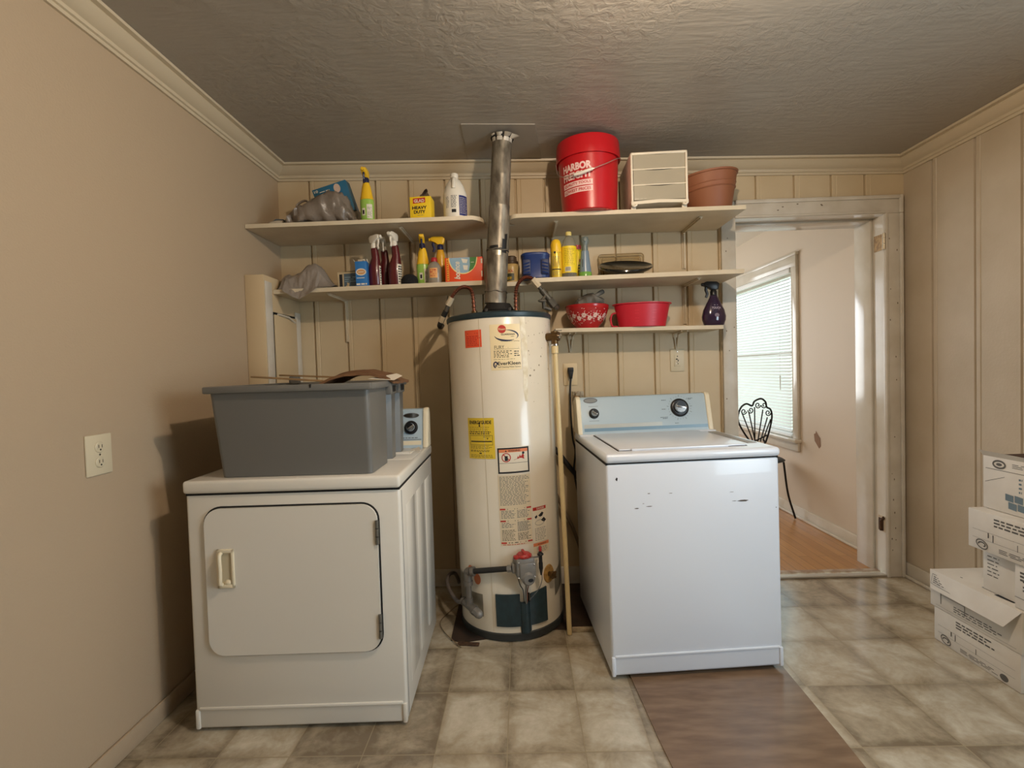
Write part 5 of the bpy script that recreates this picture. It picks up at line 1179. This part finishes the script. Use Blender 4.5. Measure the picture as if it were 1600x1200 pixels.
p = shelf_pt(1115, Y3+.055, z3); p.x = min(p.x, 1.05); t = thing('spray_bottle', 'round dark purple spray bottle with black trigger head on the lowest shelf', 'spray bottle', p)
PUR = mat('dark_purple_plastic', (44, 28, 54), .12, coat=.5); pr = [(.045, 0), (.052, .004), (.062, .03), (.064, .05), (.056, .085), (.036, .125), (.022, .152), (.0175, .168)]
b = MB(); b.lathe(pr, PUR, 40, sy=.62); b.build('body', t)
S = proS(pr, 0, 1, .62); b = MB(); LAV = mat('lavender_print', (190, 176, 190), .5); b.text('TOUCH', .002, .094, .012, S, LAV, .0012, .058, .01); b.lines(-.012, .018, .107, .112, 1, S, LAV, word=.03, ragged=0); b.lines(-.022, .026, .080, .084, 1, S, LAV, word=.03, ragged=0, fill=.3); b.oval(.002, .055, .012, .010, S, mat('purple_emblem', (120, 104, 116), .5), .001); b.build('print', t)
trigger_head(t, .162, BLKPL, BLKPL, PI, 1.12)
# ---- top shelf, right part
p = shelf_pt(923, 2.565, z1); t = thing('bucket', 'tall red plastic bucket with lid and white lettering on the top shelf', 'bucket', p, (0, -.010, 0))
RBK = mat('red_bucket_plastic', (184, 20, 28), .32, coat=.1); HB_ = .355
pr = [(.133, 0), (.138, .004), (.150, .262), (.157, .262), (.158, .268), (.154, .27), (.156, HB_-.055), (.158, HB_-.045)]
b = MB(); b.lathe(pr, RBK, 64); b.build('body', t)
b = MB(); b.lathe([(.155, .262), (.1605, .262), (.161, .30), (.1595, HB_-.05), (.1585, HB_-.012), (.156, HB_-.003), (.151, HB_), (.0001, HB_-.002)], RBK, 64); b.build('lid', t)
S = proS([(.138, .004), (.150, .262)], -.62); WP = mat('white_bucket_print', (232, 196, 190), .5); b = MB()
b.text('HARBOR', .008, .206, .036, S, WP, .001, .160, .05); b.text('FREIGHT', .008, .165, .036, S, WP, .001, .164, .05)
for v, s_ in ((.125, 'QUALITY TOOLS'), (.095, 'LOWEST PRICES')):
    b.rect(-.078, .092, v-.0125, v+.0125, S, WP, .0008, 16); b.text(s_, .007, v, .0145, S, RBK, .0016, .15, .02)
b.build('lettering', t)
b = MB(); WIRE = mat('galvanised_wire', (190, 176, 166), .3, .7)
hp = [(.159*math.sin(a), -.159*math.cos(a), z) for a, z in ((1.5, .275), (1.25, .262), (1.0, .250), (.7, .228), (.4, .203), (.1, .183), (-.05, .174))]
hp = [(x*1.03, y*1.03, z) for x, y, z in hp]
left = [(.164*math.sin(a), -.164*math.cos(a), z) for a, z in ((-.56, .162), (-.9, .165), (-1.3, .2), (-1.5, .262))]
b.tube(bez(hp+left), .0019, WIRE, 8); bl = b.build('bail_handle', t)
b = MB(); b.tube(bez([(.165*math.sin(a), -.165*math.cos(a), z) for a, z in ((-.02, .176), (-.2, .168), (-.38, .162), (-.56, .160))]), .0075, WPL, 12); b.build('grip', bl)
# white drawer unit with three smoky drawers
p = at(1030, 320, 2.462); t = thing('drawer_unit', 'small white plastic drawer unit with three clear drawers on the top shelf', 'drawers', (.708, 2.462, z1(.708)+.001), (0, -.004, -.03))
WU = mat('white_unit_plastic', (228, 216, 194), .35); hw, UD, UH = .138, .30, .272
b = MB()
b.box(-hw, -hw+.012, 0, UD, .018, UH, WU, .005); b.box(hw-.012, hw, 0, UD, .018, UH, WU, .005); b.box(-hw, hw, 0, UD, UH-.013, UH, WU, .005)
b.prism([(-hw, .016), (-hw+.02, .020), (0, .024), (hw-.02, .020), (hw, .016), (hw, .034), (0, .040), (-hw, .034)], .0, UD, WU, 'y')
b.box(-hw, hw, UD-.006, UD, .02, UH, WU, .002)
for sx in (-1, 1): b.tube(bez([(sx*hw*.98, .002, .02), (sx*hw*.90, .002, .012), (sx*hw*.8, .002, .018)]), .005, WU, 8)
for sx in (-1, 1):
    for y in (.02, UD-.03): b.box(sx*hw*.9-.012, sx*hw*.9+.012, y, y+.02, 0, .02, WU, .003)
for k in (1, 2): b.box(-hw+.01, hw-.01, .002, UD-.01, .0375+k*.0755-.0025, .0375+k*.0755+.0025, WU)
b.build('casing', t)
DRF = mat('smoky_translucent_plastic', (188, 178, 156), .3, trans=.25, bump=(120, .05, .001))
for k in range(3):
    z0 = .040+k*.0755; z1_ = z0+.072; b = MB(); n = 20
    lip = lambda q: .006*math.sin(PI*q)**2
    vs_ = []
    for i in range(n+1):
        q = i/n; x = -hw+.014+(2*hw-.028)*q
        vs_ += [(x, .003, z0), (x, .003, z1_-lip(q)), (x, .010, z1_-lip(q)-.002), (x, .010, z0)]
    fs = []
    for i in range(n):
        for j in range(4): a = 4*i+j; c = 4*i+(j+1) % 4; fs.append((a, c, c+4, a+4))
    b.add(vs_, fs, DRF); b.box(-hw+.016, hw-.016, .01, UD-.015, z0, z0+.003, DRF); b.box(-hw+.016, -hw+.019, .01, UD-.015, z0, z1_-.012, DRF); b.box(hw-.019, hw-.016, .01, UD-.015, z0, z1_-.012, DRF)
    if k == 0: b.lines(-.12, -.06, z0+.004, z0+.010, 1, Fr(0, .003, 0), PAPERW, seed=51, word=.02)
    if k == 0: b.box(.035, .039, .011, .02, z0, z1_-.012, DRF)
    d = b.build('drawer', t)
p = shelf_pt(1112, 2.63, z1); t = thing('planter', 'shallow terracotta plastic planter at the right end of the top shelf', 'planter', (1.018, 2.64, z1(1.018)+.0105), (.02, -.095, 0))
TER = mat('terracotta_plastic', (142, 88, 58), .55, bump=(80, .05, .001))
b = MB(); b.lathe([(.10, 0), (.104, .003), (.128, .10), (.130, .105), (.132, .106), (.146, .176), (.152, .178), (.154, .186), (.148, .188), (.143, .178), (.098, .008), (.0001, .006)], TER, 60); b.build('pot', t)
b = MB(); b.tube([(.1325*math.cos(a*PI/24), .1325*math.sin(a*PI/24), .110) for a in range(49)], .003, TER, 8); b.tube([(.137*math.cos(a*PI/24), .137*math.sin(a*PI/24), .132) for a in range(49)], .0025, TER, 8); b.build('rib', t)

# ------------------------------------------------------------------ outlets, plates, cords, plumbing
IV = mat('ivory_plate', (206, 194, 166), .4); SLOT = mat('dark_slot', (40, 32, 26), .6)
def plate(name, label, loc, rz, w=.078, h=.127, m=IV):
    t = thing(name, label, 'outlet', loc, (0, 0, rz)); b = MB(); b.box(-w/2, w/2, -.006, 0, -h/2, h/2, m, .003); b.build('cover_plate', t); return t
t = plate('wall_outlet', 'ivory duplex outlet on the left wall', (XL, 1.553, 1.012), -PI/2, .098, .129) ; t.rotation_euler = (0, 0, PI/2)
for dz in (.024, -.024):
    b = MB(); b.lathe([(.0001, .010), (.015, .010), (.0175, .008), (.0178, .004)], IV, 24, Matrix.Translation((0, 0, dz)) @ Matrix.Rotation(PI/2, 4, 'X'))
    S = Fr(0, -.0102, dz); b.rect(-.0075, -.005, -.002, .008, S, SLOT, .0003, 1); b.rect(.005, .0075, -.002, .008, S, SLOT, .0003, 1); b.oval(0, -.008, .003, .003, S, SLOT, .0003, 10); b.build('socket', t)
b = MB(); b.lathe([(.0001, .0085), (.003, .008), (.0035, .005)], CHROME, 12, Matrix.Rotation(PI/2, 4, 'X')); b.build('screw', t)
t = plate('wall_outlet', 'ivory outlet plate with dark scorch marks under the lowest shelf', (.896, YB, 1.270), 0, .078, .128)
b = MB(); b.box(-.018, .018, -.0085, -.004, -.036, .034, IV, .002); S = Fr(0, -.0085, 0)
for q in ((.0, .022, .003, .004), (-.004, .006, .006, .004), (.004, -.002, .003, .006), (-.002, -.012, .002, .003), (.003, -.02, .003, .003)): b.oval(*q, S, SLOT, .0003, 8)
b.oval(-.006, -.018, .005, .006, S, PAPERW, .0004, 10); b.build('socket', t)
b = MB(); b.lathe([(.0001, .0085), (.003, .008), (.0035, .005)], CHROME, 12, Matrix.Translation((0, 0, .048)) @ Matrix.Rotation(PI/2, 4, 'X')); b.build('screw', t)
t = plate('wall_outlet', 'cream outlet behind the washer with a black plug in it', (.287, YB, 1.207), 0, .078, .126, mat('cream_plate', (214, 192, 152), .45))
b = MB(); b.lathe([(.0001, .009), (.016, .009), (.018, .004)], IV, 20, Matrix.Translation((0, 0, -.024)) @ Matrix.Rotation(PI/2, 4, 'X')); b.build('socket', t)
CORD = mat('black_rubber_cord', (18, 17, 17), .5)
o = Vector((.287, YB, 1.227)); t = thing('power_cord', 'black power cord hanging from the plug down behind the washing machine', 'cord', o)
b = MB(); b.box(-.016, .016, -.040, -.0075, -.006, .020, CORD, .005); b.taper(-.008, .008, -.034, -.018, -.045, -.004, -.015, .015, -.040, -.012, CORD, .003); b.build('plug', t)
def CP(px, py, Y): return at(px, py, Y)-o
b = MB(); b.tube(bez([Vector((0, -.026, -.04)), CP(891, 610, 2.815), CP(892, 650, 2.80), CP(895, 685, 2.78), CP(899, 705, 2.77), CP(897, 735, 2.78), CP(902, 765, 2.79), CP(910, 800, 2.78)]), .0055, CORD, 10); b.build('cord', t)
t = thing('laundry_valve_box', 'small metal water valve with hose tap on the wall beside the washer console', 'valve', (.315, YB-.001, 1.075)); VW = mat('old_white_metal', (176, 164, 140), .5, .2, var=(70, (120, 104, 80)))
b = MB(); b.box(-.020, .045, -.012, 0, -.03, .035, VW, .003); b.cyl((.0, -.012, .005), (.0, -.06, .005), .014, VW, n=12); b.cyl((0, -.052, .03), (0, -.052, -.035), .012, VW, n=12); b.build('valve', t)
b = MB(); b.box(-.018, .018, -.068, -.058, .0, .012, BRS, .003); b.build('tap_handle', t)
BH = mat('black_rubber_hose', (22, 21, 22), .55)
def hose(name, label, pts, r, m):
    o = Vector(pts[0]); b = MB(); b.tube(bez([Vector(p_)-o for p_ in pts], 12), r, m, 12); h = b.build(name); h.location = o; tag(h, label, 'hose')
hose('drain_hose', 'thick black hose slanting behind the washer beside the cream pipe', [at(866, 700, 2.79), at(876, 712, 2.79), at(890, 730, 2.79), at(904, 747, 2.80), at(918, 770, 2.81)], .014, BH)
hose('drain_hose', 'grey brown hose curving low behind the washer beside the cream pipe', [at(868, 770, 2.79), at(880, 795, 2.79), at(895, 825, 2.79), at(908, 862, 2.79), at(914, 900, 2.79)], .010, mat('grey_brown_hose', (118, 100, 78), .6))

# ------------------------------------------------------------------ floor pieces
PLY = mat('worn_plywood', (130, 106, 84), .22, var=((6, 26, 10), (108, 86, 67), 14), bump=((6, 50, 8), .12, .002))
b = MB(); b.prism([(.405, 1.99), (.425, 1.62), (.452, 1.30), (1.005, 1.30), (1.022, 1.62), (1.034, 2.02)], .0, .005, PLY); o = b.build('plywood_sheet'); tag(o, 'worn brown plywood sheet on the floor under the front of the washer', 'board')
DKB = mat('dark_stained_board', (58, 42, 30), .6, var=(12, (40, 28, 20)))
b = MB(); b.prism([(-.355, 2.255), (-.30, 2.235), (-.06, 2.29), (.08, 2.33), (.315, 2.33), (.318, 2.825), (-.365, 2.825)], .0, .0055, DKB); o = b.build('floor_board'); tag(o, 'dark stained board on the floor under the water heater', 'board')
p = at(912, 988, 2.29); b = MB(); b.box(-.052, .052, -.01, .008, 0, .020, mat('pale_worn_wood', (176, 160, 130), .6, var=(50, (140, 122, 96))), .002); o = b.build('wood_strip'); o.location = (p.x, 2.312, .0005); o.rotation_euler = (0, 0, .02); tag(o, 'short pale wood strip on the floor between heater and washer', 'strip')
b = MB(); b.box(-.05, .05, -.012, .012, 0, .008, RUST, .002); o = b.build('metal_scrap'); o.location = (-.27, 2.217, .0005); o.rotation_euler = (0, 0, -.12); tag(o, 'rusty flat metal scrap on the floor at the front foot of the water heater', 'scrap')

# ------------------------------------------------------------------ stacked white cartons by the right wall
CART = mat('white_carton', (224, 220, 212), .6, bump=(60, .06, .002), var=(7, (214, 208, 198))); CARTE = mat('carton_brown_edge', (150, 120, 90), .7); PRT = mat('grey_carton_print', (92, 90, 86), .6); BLP = mat('slate_blue_carton_print', (104, 124, 136), .6)
def carton(label, x, y0, y1, z0, z1_, xr=None, rz=0, open_=False, deco=0, flap=False):
    """carton whose near left face looks to -x; y0 is the end nearer the viewer"""
    ym = (y0+y1)/2; xr = xr or XR-.012; t = thing('carton', label, 'box', ((x+xr)/2, ym, z0), (0, 0, rz), 'stacked white cartons')
    hx_ = (xr-x)/2; hy_ = (y1-y0)/2; h = z1_-z0; b = MB(); b.box(-hx_, hx_, -hy_, hy_, 0, h, CART, .003)
    if open_: b.box(-hx_+.006, hx_-.006, -hy_+.006, hy_-.006, h-.002, h+.0006, mat('carton_inside', (70, 46, 32), .8))
    b.build('body', t)
    S = planeS((-hx_, hy_, 0), (0, -1, 0), (0, 0, 1)); L = 2*hy_; b = MB()
    if deco == 0:
        b.rect(0.02, L-.02, h*.50, h*.505, S, PRT, .0006, 1)
        b.lines(.11, L-.10, h*.68, h*.92, 3, S, PRT, seed=60, word=.02, fill=.5); b.rect(.085, .089, h*.37, h*.50, S, INK, .0008, 1); b.rect(.105, .108, h*.30, h*.48, S, INK, .0008, 1); b.rect(.2, .2025, h*.28, h*.44, S, PRT, .0008, 1)
        b.ring(.060, h*.16, .024, .016, .004, S, PRT, .0008, rot=-.3); b.ring(.060, h*.16, .014, .008, .005, S, PRT, .0008, 24, -1, 3.4); b.lines(.13, .30, h*.08, h*.20, 3, S, PRT, seed=61, word=.03, fill=.4); b.oval(.318, h*.14, .017, .013, S, PRT, .0008)
        b.rect(.02, L-.02, h*.29, h*.295, S, PRT, .0006, 1)
    elif deco == 1:
        b.rect(.055, .058, h*.16, h*.45, S, INK, .0008, 1); b.rect(.058, .17, h*.42, h*.43, S, PRT, .0008, 1); b.rect(.17, .173, h*.18, h*.44, S, PRT, .0008, 1); b.lines(.12, .34, h*.12, h*.30, 3, S, PRT, seed=62, word=.02, fill=.4); b.rect(.03, L-.02, h*.08, h*.085, S, PRT, .0006, 1)
    elif deco == 2:
        b.rect(.012, L-.02, h*.76, h*.77, S, PRT, .0006, 1); b.ring(.068, h*.87, .024, .014, .007, S, PRT, .0008); b.oval(.068, h*.87, .012, .006, S, PRT, .0008); b.lines(.12, .24, h*.84, h*.93, 3, S, PRT, seed=63, word=.03, fill=.35)
        b.rect(.01, .09, h*.50, h*.508, S, PRT, .0006, 4, skew=.4)
        for i in range(2):
            for j in range(2): b.rect(.105+i*.036-j*.012, .137+i*.036-j*.012, h*.08+j*.030+.004, h*.08+j*.030+.030, S, BLP, .0008, 1, skew=-.1)
        b.rect(.168, .235, h*.10, h*.70, S, INK, .0009, 1); b.lines(.172, .23, h*.14, h*.66, 6, S, PAPERW, seed=64, word=.02, fill=.3, off=.0013)
        b.lines(.145, .16, h*.4, h*.7, 4, S, BLP, seed=65, word=.01)
    elif deco == 3:
        b.lines(.02, .07, h*.35, h*.9, 6, S, PRT, seed=66, word=.02, fill=.25)
    elif deco == 4:
        b.lines(.02, .2, h*.62, h*.86, 3, S, PRT, seed=67, word=.02, fill=.55); b.rect(.03, .06, h*.62, h*.66, S, INK, .0008, 1); b.lines(.03, .25, h*.40, h*.56, 2, S, PRT, seed=68, word=.04, fill=.5); b.rect(.0, .3, h*.24, h*.25, S, PRT, .0008, 1); b.lines(.05, .2, h*.08, h*.18, 1, S, PRT, seed=69, word=.03, fill=.5)
    b.build('print', t)
    return t, S, hx_, hy_, h
t, S, hx_, hy_, h = carton('white carton resting on the floor by the right wall, bottom of the stack', 1.800, 1.815, 2.195, .001, .147)
t, S, hx_, hy_, h = carton('white carton with a raised lid flap hanging down its left face, second from the floor', 1.797, 1.808, 2.212, .148, .305, deco=1)
b = MB(); fl = []
def FLP(u, v, o_): return S(u, v, o_+.002+.05*max(0, (h-v)/h)*(u/.4))
b.add([S(.0, h+.001, .0), S(.405, h+.003, .0), S(.385, h*.62, .050), (S(.015, h*.50, .012))], [(0, 1, 2, 3)], CART); Sf = lambda u, v, o_: S(.0+u, h-v, o_+.002+(h-(h-v))/(h*.5)*(.012+(.038)*u/.385))
b.lines(.03, .20, .018, .050, 4, Sf, PRT, seed=70, word=.02, fill=.4, off=.002)
for q in ((.02, .215, .012, .0135), (.02, .215, .054, .0555), (.02, .0215, .012, .055), (.2135, .215, .012, .055)): b.rect(*q, Sf, PRT, .002, 2)
b.oval(.232, .046, .014, .011, Sf, PRT, .002); b.build('flap', t)
b = MB(); Tp = planeS((-hx_, hy_, h), (0, -1, 0), (1, 0, 0)); Tp2 = lambda u, v, o_: Vector((-hx_+v, hy_-u, h+.0008+o_))
b.rect(.19, .30, .05, .12, Tp2, BLP, .0003, 1, skew=.1); b.rect(.26, .33, .035, .06, Tp2, INK, .0006, 1, skew=.1); b.lines(.30, .39, .07, .13, 4, Tp2, PRT, seed=71, word=.012, fill=.3); b.oval(.1, .05, .006, .003, Tp2, PRT, .0003); b.build('top_print', t)
carton('white carton mostly hidden in the corner of the stack, behind the lettered small carton', 1.845, 1.86, 2.012, .307, .470, deco=3)
carton('white carton with dark lettering standing on the flapped carton', 1.815, 1.62, 1.852, .307, .474, deco=4)
carton('white carton overhanging to the left, second from the top of the stack', 1.803, 1.64, 2.030, .476, .632, deco=0)
t, S, hx_, hy_, h = carton('white open topped carton with blue squares, topmost of the stack', 1.858, 1.66, 2.025, .634, .845, deco=2, open_=True)
b = MB(); b.add([S(-.012, h+.020, .006), S(.37, h+.016, .02), S(.37, h-.001, .0), S(0, h-.001, 0)], [(0, 1, 2, 3)], CART); b.add([(-hx_+.05, -hy_+.04, h+.002), (-hx_+.06, -hy_+.22, h+.002), (-hx_+.08, -hy_+.20, h+.035), (-hx_+.07, -hy_+.02, h+.05)], [(0, 1, 2, 3)], CARTE); b.build('flap', t)

# small things on the dryer and the floor
b = MB(); b.add([(-.03, -.02, .001), (.03, -.025, .0012), (.012, .03, .012), (-.012, .02, .004)], [(0, 1, 2, 3)], mat('white_paper', (214, 206, 190), .8)); o = b.build('paper_scrap'); o.location = (-.485, 2.235, DH+.0005); tag(o, 'white paper scrap on the dryer top in front of its console', 'paper')
b = MB(); P = bez([(-.36, 2.60, .006), (-.40, 2.52, .006), (-.43, 2.42, .006), (-.40, 2.33, .006), (-.34, 2.235, .010), (-.30, 2.19, .004)], 12); o_ = Vector(P[0]); o_.z = 0
b.tube([Vector(q)-o_ for q in P], .0022, mat('tan_wire', (120, 100, 72), .5), 6); o = b.build('thin_wire'); o.location = o_; tag(o, 'thin loose wire curling on the floor between dryer and water heater', 'wire')
